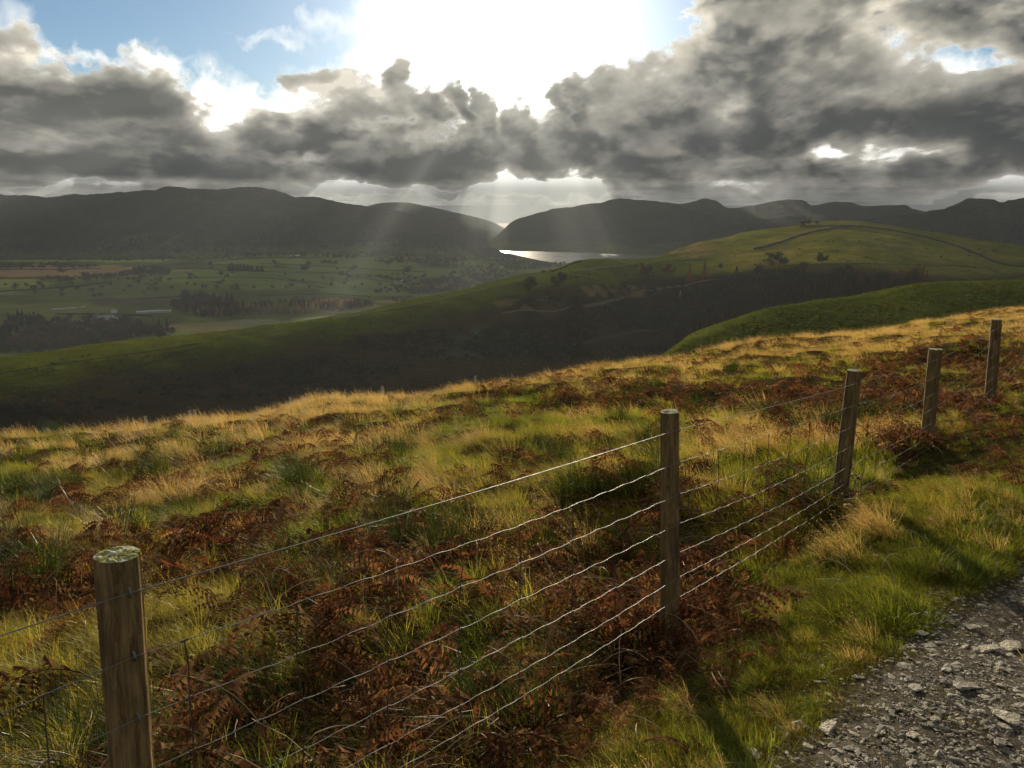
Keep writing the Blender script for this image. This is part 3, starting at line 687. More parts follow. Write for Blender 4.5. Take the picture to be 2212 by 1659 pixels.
# ------------------------------------------------------------------ instancing helper for stuff
ASSETS = {}
def asset_collection(name, meshes):
    c = bpy.data.collections.new(name)
    for i, me in enumerate(meshes): c.objects.link(bpy.data.objects.new('%s_%02d' % (name, i), me))
    return c
def scatter(name, P, rot, scl, pick, coll, label, **props):
    me = bpy.data.meshes.new(name)
    P = np.asarray(P, np.float32); me.vertices.add(len(P)); me.vertices.foreach_set('co', P.ravel())
    for nm, ty, arr in (('rot', 'FLOAT_VECTOR', rot), ('scl', 'FLOAT_VECTOR', scl)):
        a_ = me.attributes.new(nm, ty, 'POINT'); a_.data.foreach_set('vector', np.asarray(arr, np.float32).ravel())
    a_ = me.attributes.new('pick', 'INT', 'POINT'); a_.data.foreach_set('value', np.asarray(pick, np.int32))
    o = link(name, me, kind='stuff', label=label, **props)
    ng = bpy.data.node_groups.new(name+'_scatter', 'GeometryNodeTree')
    ng.interface.new_socket('Geometry', in_out='INPUT', socket_type='NodeSocketGeometry'); ng.interface.new_socket('Geometry', in_out='OUTPUT', socket_type='NodeSocketGeometry')
    N = ng.nodes; L = ng.links
    gi = N.new('NodeGroupInput'); go = N.new('NodeGroupOutput'); ip = N.new('GeometryNodeInstanceOnPoints'); ci = N.new('GeometryNodeCollectionInfo')
    ci.inputs['Collection'].default_value = coll; ci.inputs['Separate Children'].default_value = True; ci.inputs['Reset Children'].default_value = True
    def attr(nm, ty):
        n = N.new('GeometryNodeInputNamedAttribute'); n.data_type = ty; n.inputs['Name'].default_value = nm; return n.outputs['Attribute']
    L.new(gi.outputs[0], ip.inputs['Points']); L.new(ci.outputs[0], ip.inputs['Instance']); ip.inputs['Pick Instance'].default_value = True
    L.new(attr('pick', 'INT'), ip.inputs['Instance Index'])
    er = N.new('FunctionNodeEulerToRotation'); L.new(attr('rot', 'FLOAT_VECTOR'), er.inputs[0]); L.new(er.outputs[0], ip.inputs['Rotation'])
    L.new(attr('scl', 'FLOAT_VECTOR'), ip.inputs['Scale'])
    L.new(ip.outputs[0], go.inputs[0])
    md = o.modifiers.new('scatter', 'NODES'); md.node_group = ng
    return o
def wood(name, surf, zones, kinds, label, seed, hscale=1.0):
    """zones: (x, y, rx, ry, count, height px); trees of the mass stand on the land"""
    rng = np.random.default_rng(seed); P = []; S = []; K = []; Rr = []
    meshes = []; first = {}
    for k in kinds:
        first[k] = len(meshes); meshes += [v[2] for v in TREES[k]]
    coll = asset_collection(name+'_kinds', meshes)
    for (x, y, rx, ry, n, hp, ks) in zones:
        for i in range(n):
            a_ = rng.random()*6.28; r = math.sqrt(rng.random())
            p = hit(surf, x+rx*r*math.cos(a_), y+ry*r*math.sin(a_))
            if p is None: continue
            k = ks[rng.integers(len(ks))]
            h = hp/FPX*math.hypot(p.x, p.y)*(.7+.6*rng.random())*hscale; s = h/HGT[k]
            P.append((p.x, p.y, p.z-.1*s)); S.append((s*(1+.3*rng.random()), s*(1+.3*rng.random()), s)); K.append(first[k]+rng.integers(len(TREES[k]))); Rr.append((0, 0, rng.random()*6.28))
    return scatter(name, P, Rr, S, K, coll, label)
wood('valley_woods', 'valley', [
 (70, 752, 100, 14, 60, 26, ('oak', 'oak', 'bare')), (170, 745, 110, 12, 50, 24, ('oak', 'bare')), (60, 725, 90, 12, 50, 20, ('bare', 'fir', 'oak')), (200, 720, 130, 12, 60, 20, ('bare', 'oak', 'oak')), (130, 700, 100, 7, 30, 15, ('bare', 'larch', 'oak')),
 (260, 705, 70, 8, 30, 16, ('oak', 'larch', 'bare')), (300, 725, 70, 10, 40, 20, ('oak', 'russet')), (40, 700, 50, 10, 20, 18, ('bare', 'fir')),
 (230, 698, 40, 4, 10, 10, ('oak', 'bare')), (430, 668, 50, 8, 40, 20, ('oak', 'bare', 'fir')), (470, 660, 40, 8, 30, 20, ('oak', 'fir')),
 (110, 577, 100, 4, 50, 8, ('bare', 'oak')), (40, 578, 60, 3, 26, 7, ('bare',)), (330, 556, 80, 5, 40, 8, ('bare', 'fir')), (220, 552, 70, 4, 34, 8, ('fir', 'bare')), (480, 552, 60, 4, 24, 7, ('bare',)),
 (940, 620, 80, 12, 70, 9, ('bare', 'oak')), (1010, 606, 70, 16, 80, 9, ('bare', 'oak')), (880, 630, 80, 8, 50, 9, ('bare', 'oak')), (1060, 588, 60, 14, 80, 8, ('bare', 'fir')), (1130, 576, 60, 8, 90, 7, ('bare', 'fir')), (1200, 574, 50, 4, 60, 6, ('bare', 'fir')), (960, 570, 60, 8, 50, 7, ('bare',)), (870, 566, 60, 5, 30, 7, ('bare',)),
 (620, 548, 60, 4, 24, 7, ('bare', 'fir')), (600, 600, 340, 30, 70, 9, ('oak', 'bare')), (200, 620, 190, 22, 40, 9, ('oak', 'bare')), (250, 561, 260, 3, 90, 6, ('bare', 'oak')), (650, 553, 300, 4, 90, 6, ('bare', 'oak')), (930, 560, 120, 6, 60, 6, ('bare', 'oak')), (1090, 562, 30, 5, 40, 6, ('bare', 'fir'))],
 ('oak', 'bare', 'fir', 'larch', 'russet'), 'mixed brown autumn woodland spread over the valley floor', 301)
wood('larch_belt', 'valley', [(480, 682, 70, 5, 55, 17, ('larch', 'larch', 'oak')), (600, 676, 90, 5, 80, 18, ('larch',)), (710, 664, 80, 8, 120, 16, ('larch', 'larch', 'oak')), (760, 660, 50, 8, 60, 13, ('larch', 'oak')), (660, 655, 60, 4, 30, 12, ('larch', 'oak')), (530, 668, 60, 4, 30, 16, ('oak', 'russet')), (870, 650, 50, 4, 30, 8, ('larch', 'oak'))],
 ('larch', 'oak', 'russet'), 'belt of golden larches catching the light behind the spur', 302)
def gill_zone():
    z = []
    for x in range(1400, 1990, 36):
        y = float(np.interp(x, [k[0] for k in BCREST], [k[1] for k in BCREST]))
        z.append((x, y-6, 26, 7, 16, 22, ('russet',)))
        z.append((x, y-22, 26, 8, 10, 20, ('russet', 'russet', 'bare')))
    return z
wood('gill_larches', 'hill', gill_zone(), ('russet', 'bare'), 'russet larches crowding the shadowed gill', 303)
wood('gill_scrub', 'hill', [(1700, 605, 170, 14, 150, 9, ('bush', 'bush', 'bare')), (1900, 612, 120, 10, 80, 8, ('bush', 'bare')), (1560, 640, 90, 20, 80, 9, ('bush', 'bare', 'russet')), (1350, 690, 150, 24, 120, 7, ('bush',)), (1000, 745, 160, 36, 160, 7, ('bush',)), (700, 800, 200, 26, 90, 7, ('bush', 'bush', 'bare')), (450, 830, 250, 30, 70, 6, ('bush',)), (150, 880, 160, 20, 70, 8, ('bush', 'bush', 'oak')), (60, 890, 90, 14, 26, 16, ('oak', 'bush', 'bare')), (1180, 650, 110, 14, 50, 6, ('bush',)), (1420, 625, 120, 8, 40, 6, ('bush', 'bare')), (860, 740, 120, 20, 60, 7, ('bush', 'bush', 'thorn')), (1250, 760, 180, 16, 60, 9, ('bush',)), (1450, 680, 130, 30, 110, 10, ('bush', 'bare')), (1650, 640, 150, 22, 110, 10, ('bush', 'bare', 'russet')), (1150, 740, 150, 40, 130, 8, ('bush', 'bush', 'bare')), (600, 850, 300, 26, 90, 7, ('bush',)), (1900, 540, 260, 26, 40, 2.5, ('bush',)), (1350, 585, 130, 14, 30, 3, ('bush',)), (800, 700, 500, 20, 60, 3, ('bush',)), (300, 790, 250, 26, 60, 3, ('bush',))],
 ('bush', 'bare', 'russet', 'oak', 'thorn'), 'dark scrub scattered over the shadowed bracken slope', 304)
# fell-side woods so that the lower slopes read as trees, not paint
wood('fell_woods', 'fell', [(150, 535, 160, 16, 150, 7, ('bare',)), (420, 530, 200, 18, 200, 7, ('bare', 'fir')), (700, 520, 180, 16, 160, 7, ('bare', 'oak')), (930, 525, 110, 20, 160, 6, ('bare', 'oak')), (560, 500, 160, 18, 90, 6, ('bare',))], ('bare', 'fir', 'oak'), 'woodland clothing the foot of the long fell', 305)

# rank grass tussocks roughening the pastures
def tussock_mesh(seed):
    rng = np.random.default_rng(seed); S = Soup()
    for k in range(26):
        a_ = rng.random()*6.28; r = .45*math.sqrt(rng.random()); c = np.array([math.cos(a_)*r, math.sin(a_)*r, 0]); ln = .35+.45*rng.random()
        d = np.array([math.cos(a_)*.35+rng.normal()*.2-.25, math.sin(a_)*.35+rng.normal()*.2, 1.0])*ln; w = np.array([-math.sin(a_), math.cos(a_), 0])*.07
        S.add(np.array([c-w, c+w, c+d]), np.array([(0, 1, 2)]), tint=rng.random())
    return S.mesh('tussock', [m_tuss])
m_tuss = mat_leaf('pasture_tussock', (.050, .055, .008), (.125, .11, .02), .4, (1.2, 1.15, .8), .5, .03)
def tussocks(name, surf, n, box, label, seed):
    rng = np.random.default_rng(seed); P = []
    for _ in range(n):
        p = hit(surf, box[0]+(box[1]-box[0])*rng.random(), box[2]+(box[3]-box[2])*rng.random())
        if p is not None: P.append(tuple(p))
    P = np.array(P); m = len(P); s = .5+.9*rng.random(m)**2
    scatter(name, P, np.column_stack([np.zeros((m, 2)), rng.random(m)*6.28]), np.column_stack([s, s, s*.8]), rng.integers(0, 3, m), asset_collection(name+'_kinds', [tussock_mesh(330+i) for i in range(3)]), label)
tussocks('hill_grass', 'hill', 16000, (-150, 2350, 470, 860), 'rank tussocks over the green spur and dome', 340)
tussocks('field_grass', 'field', 6000, (1380, 2350, 600, 780), 'short tussocks over the smooth green field', 341)

# ------------------------------------------------------------------ walls, hedges, paths laid on the land
m_stone = mat_plain('wall_stone', (.045, .040, .030), .95, .4, 1.2, bstr=.6, bdist=.1)
m_hedge = mat_leaf('hedge_leaves', (.018, .022, .010), (.045, .040, .016), .3)
m_path = mat_plain('worn_path', (.075, .052, .025), .95, .3, .3)
m_pathd = mat_plain('gill_track', (.034, .026, .015), .95, .3, .3)
def trace(surf, pts, step=3.0):
    out = []
    for (a_, b_) in zip(pts[:-1], pts[1:]):
        n = max(1, int(math.hypot(b_[0]-a_[0], b_[1]-a_[1])/step))
        for i in range(n): out.append((a_[0]+(b_[0]-a_[0])*i/n, a_[1]+(b_[1]-a_[1])*i/n))
    out.append(pts[-1])
    H_ = [hit(surf, *p) for p in out]
    return np.array([tuple(h) for h in H_ if h is not None])
def wall_run(name, surf, pts, w, h, mat, label, cat, seed=0, group=None):
    P = trace(surf, pts)
    if len(P) < 2: return
    # resample every ~w metres at most 160 pieces
    d = np.r_[0, np.cumsum(np.linalg.norm(np.diff(P, axis=0), axis=1))]
    n = int(np.clip(d[-1]/max(w*1.6, 1.2), 8, 260)); s = np.linspace(0, d[-1], n)
    Q = np.stack([np.interp(s, d, P[:, k]) for k in range(3)], 1)
    for k in range(n):
        r = drop(surf, Q[k, 0], Q[k, 1])
        if r is not None: Q[k, 2] = r.z
    rng = np.random.default_rng(seed)
    tg = np.gradient(Q[:, :2], axis=0); tg /= np.linalg.norm(tg, axis=1)[:, None]+1e-9
    nn = np.stack([-tg[:, 1], tg[:, 0], 0*s], 1); hh = h*(.8+.4*rng.random(n)); ww = w*(.85+.3*rng.random(n))
    V = np.stack([Q-nn*ww[:, None]*.5-[0, 0, .4], Q-nn*ww[:, None]*.38+np.stack([0*hh, 0*hh, hh], 1), Q+nn*ww[:, None]*.38+np.stack([0*hh, 0*hh, hh*.97], 1), Q+nn*ww[:, None]*.5-[0, 0, .4]], 1)
    idx = np.arange(4*n).reshape(n, 4)
    F = np.concatenate([np.stack([idx[:-1, j], idx[1:, j], idx[1:, j+1], idx[:-1, j+1]], -1) for j in range(3)])
    me = mesh_np(name, V.reshape(-1, 3), [F, idx[[0, -1]]], [mat])
    return link(name, me, label=label, category=cat, **({'group': group} if group else {}))
wall_run('dry_stone_wall', 'hill', [(1728, 490), (1780, 490), (1830, 489), (1842, 489), (1880, 492), (1920, 498), (1990, 511), (2060, 530), (2130, 558), (2150, 568), (2180, 575), (2230, 578)], 1.2, 1.8, m_stone, 'long dark stone wall curving over the dome and down its right flank', 'stone wall', 1)
wall_run('dry_stone_wall', 'hill', [(1838, 490), (1800, 494), (1760, 501), (1722, 511), (1690, 523), (1655, 533), (1628, 539)], 1.2, 1.8, m_stone, 'dark stone wall branching from the dome top down towards the hollow', 'stone wall', 2)
wall_run('dry_stone_wall', 'hill', [(1690, 574), (1760, 571), (1850, 570), (1950, 571), (2050, 574), (2110, 578)], 0.8, .55, m_stone, 'low stone wall along the foot of the dome pasture', 'stone wall', 3)
wall_run('field_bank', 'hill', [(0, 806), (60, 797), (140, 784), (220, 773), (300, 762), (380, 750), (430, 742)], 1.2, .18, m_gorse, 'dark sunken bank slanting down the far end of the spur', 'bank', 4)
wall_run('field_bank', 'hill', [(290, 795), (330, 782), (370, 768), (410, 756), (440, 748)], 1.0, .12, m_gorse, 'faint rutted bank dropping from the spur crest', 'bank', 5)
wall_run('dry_stone_wall', 'hill', [(720, 690), (800, 677), (880, 662), (960, 646), (1040, 627), (1090, 615), (1130, 606)], 0.7, .45, m_stone, 'low stone wall just below the spur crest', 'stone wall', 6)
wall_run('hedge', 'hill', [(1194, 587), (1206, 583), (1216, 579), (1228, 573), (1240, 569), (1256, 566)], 1.2, .8, m_hedge, 'dark hedge on the skyline shoulder of the spur', 'hedge', 7)
wall_run('dry_stone_wall', 'hill', [(1240, 588), (1300, 578), (1360, 572), (1420, 567), (1470, 563), (1530, 560)], .7, .5, m_stone, 'low wall crossing the green shoulder towards the dome', 'stone wall', 8)
wall_run('dry_stone_wall', 'hill', [(1210, 600), (1236, 596), (1262, 600), (1290, 607)], .7, .8, m_stone, 'short wall dipping across the shoulder pasture', 'stone wall', 9)
HEDGES = [
 ([(0, 630), (90, 625), (180, 618), (240, 610)], 'dark hedge running to the lone round tree by the tan bog'),
 ([(362, 583), (430, 580), (490, 584), (600, 588), (700, 589), (800, 596), (900, 612)], 'longest field wall crossing the green fields under the fir block'),
 ([(380, 572), (450, 566), (520, 560), (600, 556), (700, 557)], 'upper field wall reaching to the long white shed'),
 ([(360, 602), (430, 600), (520, 599), (580, 601), (640, 608), (700, 622)], 'field wall bending down below the fir block'),
 ([(700, 589), (740, 592), (800, 604), (850, 611)], 'thin wall forking away towards the white cottage'),
 ([(600, 596), (640, 607), (690, 611), (720, 618)], 'short wall slanting through the middle pasture'),
 ([(560, 570), (640, 572), (740, 578), (840, 584), (920, 588)], 'wall along the slope above the large hazy tree'),
 ([(500, 575), (560, 576), (640, 580)], 'short field wall uphill of the fir block'),
 ([(400, 588), (420, 595), (428, 602)], 'stub of hedge running downhill beside the copse'),
 ([(0, 583), (60, 582), (130, 583), (220, 580)], 'thin hedge between bright fields and tan bog'),
 ([(0, 602), (70, 601), (140, 599)], 'near edge hedge of the tan bog'),
 ([(300, 647), (380, 642), (440, 640)], 'hedge line above the long barn'),
 ([(120, 680), (200, 679), (300, 682), (330, 684)], 'hedge along the farm lane'),
 ([(560, 640), (640, 636), (720, 636), (800, 641)], 'lowest field wall above the golden larch belt'),
 ([(700, 548), (780, 553), (860, 560), (950, 572)], 'highest field wall running past the white farm'),
 ([(600, 566), (610, 573), (616, 580)], 'short cross wall joining two slope walls'),
 ([(760, 578), (752, 586), (748, 592)], 'cross wall beside the round pasture tree'),
]
for i, (pts, lab) in enumerate(HEDGES):
    wl = 'hedge' not in lab
    wall_run('field_wall' if wl else 'hedge', 'valley', pts, 2.6 if wl else 4.0, 2.6 if wl else 4.0, m_hedge, lab, 'field wall' if wl else 'hedge', 20+i)
def path_run(name, surf, pts, w, mat, label, lift=.12):
    P = trace(surf, pts, 4)
    if len(P) < 2: return
    d = np.r_[0, np.cumsum(np.linalg.norm(np.diff(P, axis=0), axis=1))]; n = max(20, int(d[-1]/1.6)); s = np.linspace(0, d[-1], n)
    Q = np.stack([np.interp(s, d, P[:, k]) for k in range(3)], 1)
    k_ = 9; pad = np.pad(Q, ((k_, k_), (0, 0)), 'edge'); Q = np.stack([np.convolve(pad[:, j], np.ones(2*k_+1)/(2*k_+1), 'valid') for j in range(3)], 1)
    tg = np.gradient(Q[:, :2], axis=0); tg /= np.linalg.norm(tg, axis=1)[:, None]+1e-9
    nn = np.stack([-tg[:, 1], tg[:, 0]], 1); V = []
    ww = w*(.75+.5*fbm(s/6, s*0, 3, 5))
    for off in (-.5, -.17, .17, .5):
        xy = Q[:, :2]+nn*(off*ww)[:, None]; zz = []
        for q, z0 in zip(xy, Q[:, 2]):
            r = drop(surf, q[0], q[1]); zz.append((r.z if r is not None else z0)+lift)
        V.append(np.column_stack([xy, zz]))
    V = np.stack(V, 1); idx = np.arange(4*n).reshape(n, 4)
    F = np.concatenate([np.stack([idx[:-1, j], idx[1:, j], idx[1:, j+1], idx[:-1, j+1]], -1) for j in range(3)])
    link(name, mesh_np(name, V.reshape(-1, 3), [F], [mat], smooth=True), kind='structure', label=label)
path_run('path', 'hill', [(1075, 676), (1130, 672), (1200, 668), (1260, 664), (1320, 650), (1370, 634), (1400, 624), (1440, 620), (1490, 615), (1540, 605), (1580, 597), (1610, 586)], 2.6, m_path, 'pale track climbing along the gill under the spur')
path_run('path', 'hill', [(1190, 780), (1240, 752), (1300, 730), (1360, 718), (1420, 708), (1500, 690)], 2.2, m_pathd, 'faint lower track winding up the shadowed gill')
path_run('path', 'valley', [(385, 636), (398, 645)], 9, m_path, 'short pale lane behind the farm', .3)
path_run('path', 'valley', [(560, 697), (640, 690), (720, 684), (790, 676)], 12, m_path, 'pale rough strip along the foot of the larch belt', .3)

# ------------------------------------------------------------------ buildings
m_white = mat_plain('whitewash', (.52, .51, .48), .8, .12, .6)
m_grey = mat_plain('barn_cladding', (.34, .35, .34), .7, .2, .5)
m_slate = mat_plain('slate_roof', (.085, .09, .10), .6, .25, .8, spec=.4)
m_sheet = mat_plain('pale_sheet_roof', (.30, .31, .31), .45, .15, .4, spec=.5)
m_pane = mat_plain('window_dark', (.02, .022, .025), .15, .1, 1, spec=.6)
def building(name, px, py, wpx, L2W, wall_h, roof_h, mw, mr, label, cat, rz=0.0, win=3, surf='valley', chimney=False):
    p = hit(surf, px, py)
    if p is None: return
    D = math.hypot(p.x, p.y); L = wpx/FPX*D; Wd = max(6.0, L*L2W)
    o = link(name, None, loc=(p.x, p.y, p.z-.3), rot=(0, 0, rz-math.atan2(p.x, p.y)), label=label, category=cat)
    h = wall_h
    V = np.array([(-L/2, -Wd/2, 0), (L/2, -Wd/2, 0), (L/2, Wd/2, 0), (-L/2, Wd/2, 0), (-L/2, -Wd/2, h), (L/2, -Wd/2, h), (L/2, Wd/2, h), (-L/2, Wd/2, h), (-L/2, 0, h+roof_h), (L/2, 0, h+roof_h)])
    link('wall', mesh_np('wall', V, [np.array([(0, 1, 5, 4), (2, 3, 7, 6), (0, 3, 2, 1)]), np.array([(3, 0, 4), (3, 4, 7), (7, 4, 8), (1, 2, 6), (1, 6, 5), (5, 6, 9)])], [mw]), o)
    e = .5; sl = roof_h/(Wd/2)
    def slope(sg):
        A = [(-L/2-e, sg*(Wd/2+e), h-e*sl+.05), (L/2+e, sg*(Wd/2+e), h-e*sl+.05), (L/2+e, 0, h+roof_h+.05), (-L/2-e, 0, h+roof_h+.05)]
        B = [(x, y, z+.22) for x, y, z in A]
        return np.array(A+B), np.array([(0, 1, 2, 3), (7, 6, 5, 4), (0, 4, 5, 1), (1, 5, 6, 2), (2, 6, 7, 3), (3, 7, 4, 0)])
    s = Soup(); s.add(*slope(-1)); s.add(*slope(1)); rf = link('roof', s.mesh('roof', [mr]), o)
    if chimney:
        link('chimney', mesh_np('chimney', *[box_np(-L*.36, -L*.36+1, -.5, .5, h+roof_h-.6, h+roof_h+1.4)[0], [box_np(0, 1, 0, 1, 0, 1)[1]]], [mw]), rf)
    for k in range(win):
        x = -L/2+L*(k+.7)/(win+.4)
        bv, bf = box_np(x-.6, x+.6, -Wd/2-.06, -Wd/2+.1, h*.35, h*.75); link('window', mesh_np('window', bv, [bf], [m_pane]), o)
    bv, bf = box_np(L*.04, L*.04+1.2, -Wd/2-.05, -Wd/2+.1, .2, min(2.4, h*.8)); link('door', mesh_np('door', bv, [bf], [m_pane]), o)
    return o
building('barn', 322, 676, 46, .16, 5.0, 2.6, m_grey, m_sheet, 'long pale-roofed barn on the valley floor', 'barn', .02, 5)
building('barn', 356, 675, 24, .3, 5.5, 2.6, m_grey, m_sheet, 'shorter barn joined on beyond the long pale-roofed barn', 'barn', .02, 3)
building('farmhouse', 224, 686, 36, .22, 6.0, 3.2, m_white, m_slate, 'slate-roofed farmhouse among dark trees', 'farmhouse', .05, 5, chimney=True)
building('shed', 243, 689, 26, .25, 3.2, 1.4, m_white, m_slate, 'low white-walled shed in front of the farmhouse', 'shed', .05, 4)
building('barn', 247, 675, 12, .8, 6.5, 3.5, m_white, m_slate, 'tall gabled barn between farmhouse and long barn', 'barn', 1.35, 2)
building('shed', 216, 691, 10, .5, 2.6, 1.0, m_white, m_sheet, 'tiny white shed left of the farmhouse', 'shed', .1, 1)
building('shed', 140, 667, 42, .08, 2.0, .8, m_white, m_sheet, 'low white poultry shed alone in the field', 'shed', -.02, 4)
building('cottage', 180, 664, 6, .7, 2.6, 1.6, m_white, m_sheet, 'tiny white hut right of the low field shed', 'hut', .1, 1)
building('farmhouse', 755, 529, 14, .5, 6.0, 4.0, m_white, m_slate, 'white farm high on the field slope', 'farmhouse', .1, 3, chimney=True)
building('barn', 638, 553, 18, .3, 5.0, 2.0, m_white, m_sheet, 'long white shed at the top of the fields', 'shed', .05, 4)
building('cottage', 619, 553, 4, .8, 4.0, 2.4, m_white, m_slate, 'small white cottage left of the long field shed', 'cottage', .2, 1)
building('cottage', 868, 607, 8, .7, 5.0, 3.0, m_white, m_slate, 'white cottage by hedgerow trees in the haze', 'cottage', .1, 2)
building('cottage', 795, 529, 10, .6, 5.0, 3.0, m_white, m_slate, 'pale cottage right of the white hillside farm', 'cottage', .1, 2)
building('cottage', 847, 534, 5, .8, 5.0, 3.0, m_white, m_slate, 'farthest small white cottage under the fell', 'cottage', .1, 1)
building('cottage', 1064, 573, 5, .8, 6.0, 3.5, m_white, m_slate, 'white villa in the lakeside woods', 'house', .1, 2)
building('cottage', 1084, 578, 6, .7, 6.0, 3.5, m_white, m_slate, 'white house nearer than the lakeside villa', 'house', .3, 2)
# ------------------------------------------------------------------ post-and-wire fence
m_post, t = new_mat('weathered_post')
tcn = t.node('ShaderNodeTexCoord').outputs['Object']
oi = t.node('ShaderNodeObjectInfo').outputs['Random']
v = t.vmath('ADD', tcn, t.xyz(t.math('MULTIPLY', oi, 13.0), 0.0, t.math('MULTIPLY', oi, 7.0)))
wob = t.vmath('SCALE', t.vmath('SUBTRACT', t.noise(v, 7, 4, .6, out=1), (.5, .5, .5)), None)
wob.node.inputs['Scale'].default_value = .035
grain = t.noise(t.vmath('MULTIPLY', t.vmath('ADD', v, wob), (70, 70, 4.5)), 1.0, 7, .7)
band = t.noise(t.vmath('MULTIPLY', v, (9, 9, 2.2)), 1.0, 4, .6)
col = t.mix(t.ramp(grain, .3, .72), (.070, .045, .019), (.29, .19, .08))
col = t.mix(t.ramp(band, .45, .72), col, (.055, .035, .016))
green = t.noise(t.vmath('MULTIPLY', v, (5, 5, 3)), 1.0, 4, .6)
col = t.mix(t.math('MULTIPLY', t.ramp(green, .45, .7), .35), col, (.075, .075, .022))
crack = t.ramp(grain, .27, .34)
finish(t, principled(t, col, .9, .15, normal=bump(t, t.math('ADD', grain, t.math('MULTIPLY', crack, .5)), .9, .004)))
m_end, t = new_mat('post_top_lichen')
tcn = t.node('ShaderNodeTexCoord').outputs['Object']
n1 = t.noise(tcn, 55, 5, .65); n2 = t.noise(tcn, 24, 4, .6)
col = t.mix(t.ramp(n2, .42, .58), (.22, .21, .06), (.45, .45, .36))
col = t.mix(t.ramp(n1, .56, .66), col, (.05, .045, .03))
finish(t, principled(t, col, .95, .1, normal=bump(t, n1, 1.0, .006)))
m_wire, t = new_mat('galvanised_wire')
pos = t.node('ShaderNodeNewGeometry').outputs['Position']
n1 = t.noise(pos, 30, 3, .6)
finish(t, principled(t, t.mix(n1, (.09, .09, .09), (.22, .215, .20)), t.ramp(n1, .3, .7, True, .42, .60), .4, .45))

m_stay = mat_plain('backlit_stay_wire', (.07, .05, .035), .6, .3, 20)  # dark backlit look of the stays put into the base colour
POSTS = [  # top x, top y (picture), distance, radius, lean of the foot (metres in x, y)
 (254, 1198, 1.70, .0455, (-.065, .0), 'nearest fence post with a lichen-crusted top'), (1447, 889, 3.50, .0430, (.06, 0), 'second post, straight with a sawn pale top'),
 (1846, 800, 5.40, .0520, (-.02, .0), 'third post leaning slightly'), (2021, 754, 7.13, .0560, (.03, .0), 'fourth post'), (2153, 690, 9.35, .0560, (.06, 0), 'fifth post on the rise')]
fence = link('wire_fence', None, loc=(0, 0, 0), label='post and wire stock fence between the track and the moor', category='fence')
tops = []
def post_mesh(rad, h, seed):
    rng = np.random.default_rng(seed); ns = 28; nz_ = 22
    th = np.arange(ns)*2*math.pi/ns; zs = np.linspace(0, h, nz_)
    ph = rng.random(4)*6
    r = rad*(1+.035*np.sin(2*th+ph[0])+.02*np.sin(3*th+ph[1])+.012*np.sin(7*th+ph[2]))
    ck = int(rng.integers(ns)) if seed != 0 else 22                     # drying crack down one side
    V = []
    for i, z in enumerate(zs):
        rr = r*(1+.018*math.sin(z*5+ph[3])+.05*(1-z/h)); rr = rr.copy()
        if z > h*.25: rr[ck] *= .86-.05*(z/h)
        if i == nz_-1: rr *= .965
        V.append(np.stack([rr*np.cos(th), rr*np.sin(th), np.full(ns, z-(.006 if i == nz_-2 else 0))], 1))
    V = np.concatenate(V); idx = np.arange(ns*nz_).reshape(nz_, ns)
    F = np.stack([idx[:-1], np.roll(idx[:-1], -1, 1), np.roll(idx[1:], -1, 1), idx[1:]], -1).reshape(-1, 4)
    me = mesh_np('post', V, [F], [m_post], smooth=True)
    # top end: rings with a little unevenness
    E = [np.array([[0, 0, h+.002]])]; rings = 5
    for k in range(1, rings+1):
        rr = V[-ns:, :2]*(k/rings)*.998
        E.append(np.column_stack([rr, np.full(ns, h+.0015)+(.004*(rng.random(ns)-.5) if k < rings else -.001)]))
    E = np.concatenate(E); f3 = np.array([(0, 1+j, 1+(j+1) % ns) for j in range(ns)])
    f4 = np.concatenate([np.stack([1+k*ns+np.arange(ns), 1+(k+1)*ns+np.arange(ns), 1+(k+1)*ns+(np.arange(ns)+1) % ns, 1+k*ns+(np.arange(ns)+1) % ns], -1) for k in range(rings-1)])
    return me, mesh_np('end_grain', E, [f3, f4], [m_end], smooth=False)
info = []
for i, (px, py, dep, rad, lean, lab) in enumerate(POSTS):
    d = direction(px, py); top = d*dep+np.array([0, 0, EYE])
    foot_xy = top[:2]+np.array(lean); gz = float(ground_z(*foot_xy))-.12
    foot = np.array([foot_xy[0], foot_xy[1], gz]); ax = Vector(top-foot); h = ax.length
    pm, em = post_mesh(rad, h, i)
    po = link('post', pm, fence, loc=tuple(foot), label=lab)
    po.rotation_euler = ax.to_track_quat('Z', 'Y').to_euler()
    link('end_grain', em, po)
    info.append((foot, top, rad, po))
# an unseen neighbour on each side to stretch the wires to
f0, t0 = info[0][0], info[0][1]; dirv = info[1][1]-info[0][1]
prev_top = t0-np.array([dirv[0]*1.0, dirv[1]*1.0, -.10]); prev_foot = f0-np.array([dirv[0], dirv[1], -.10])
l0, l1 = info[-2], info[-1]; dl = l1[1]-l0[1]
next_top = l1[1]+np.array([dl[0]*1.2, dl[1]*1.2, .15]); next_foot = l1[0]+np.array([dl[0]*1.2, dl[1]*1.2, .15])
anchors = [(prev_foot, prev_top, .05)]+[(f, tp, r) for f, tp, r, _ in info]+[(next_foot, next_top, .05)]
for (f, tp) in ((prev_foot, prev_top), (next_foot, next_top)):
    pm, em = post_mesh(.05, float(np.linalg.norm(tp-f)), 9)
    po = link('post', pm, fence, loc=tuple(f)); po.rotation_euler = Vector(tp-f).to_track_quat('Z', 'Y').to_euler(); link('end_grain', em, po)
side = np.array([.755, -.655, 0.])      # wires are stapled on the track side
WIRE = [.075, .23, .385, .53, .675, .80, .905]     # below the top, metres: one plain strand then the net
rngw = np.random.default_rng(5)
wire_pts = {}
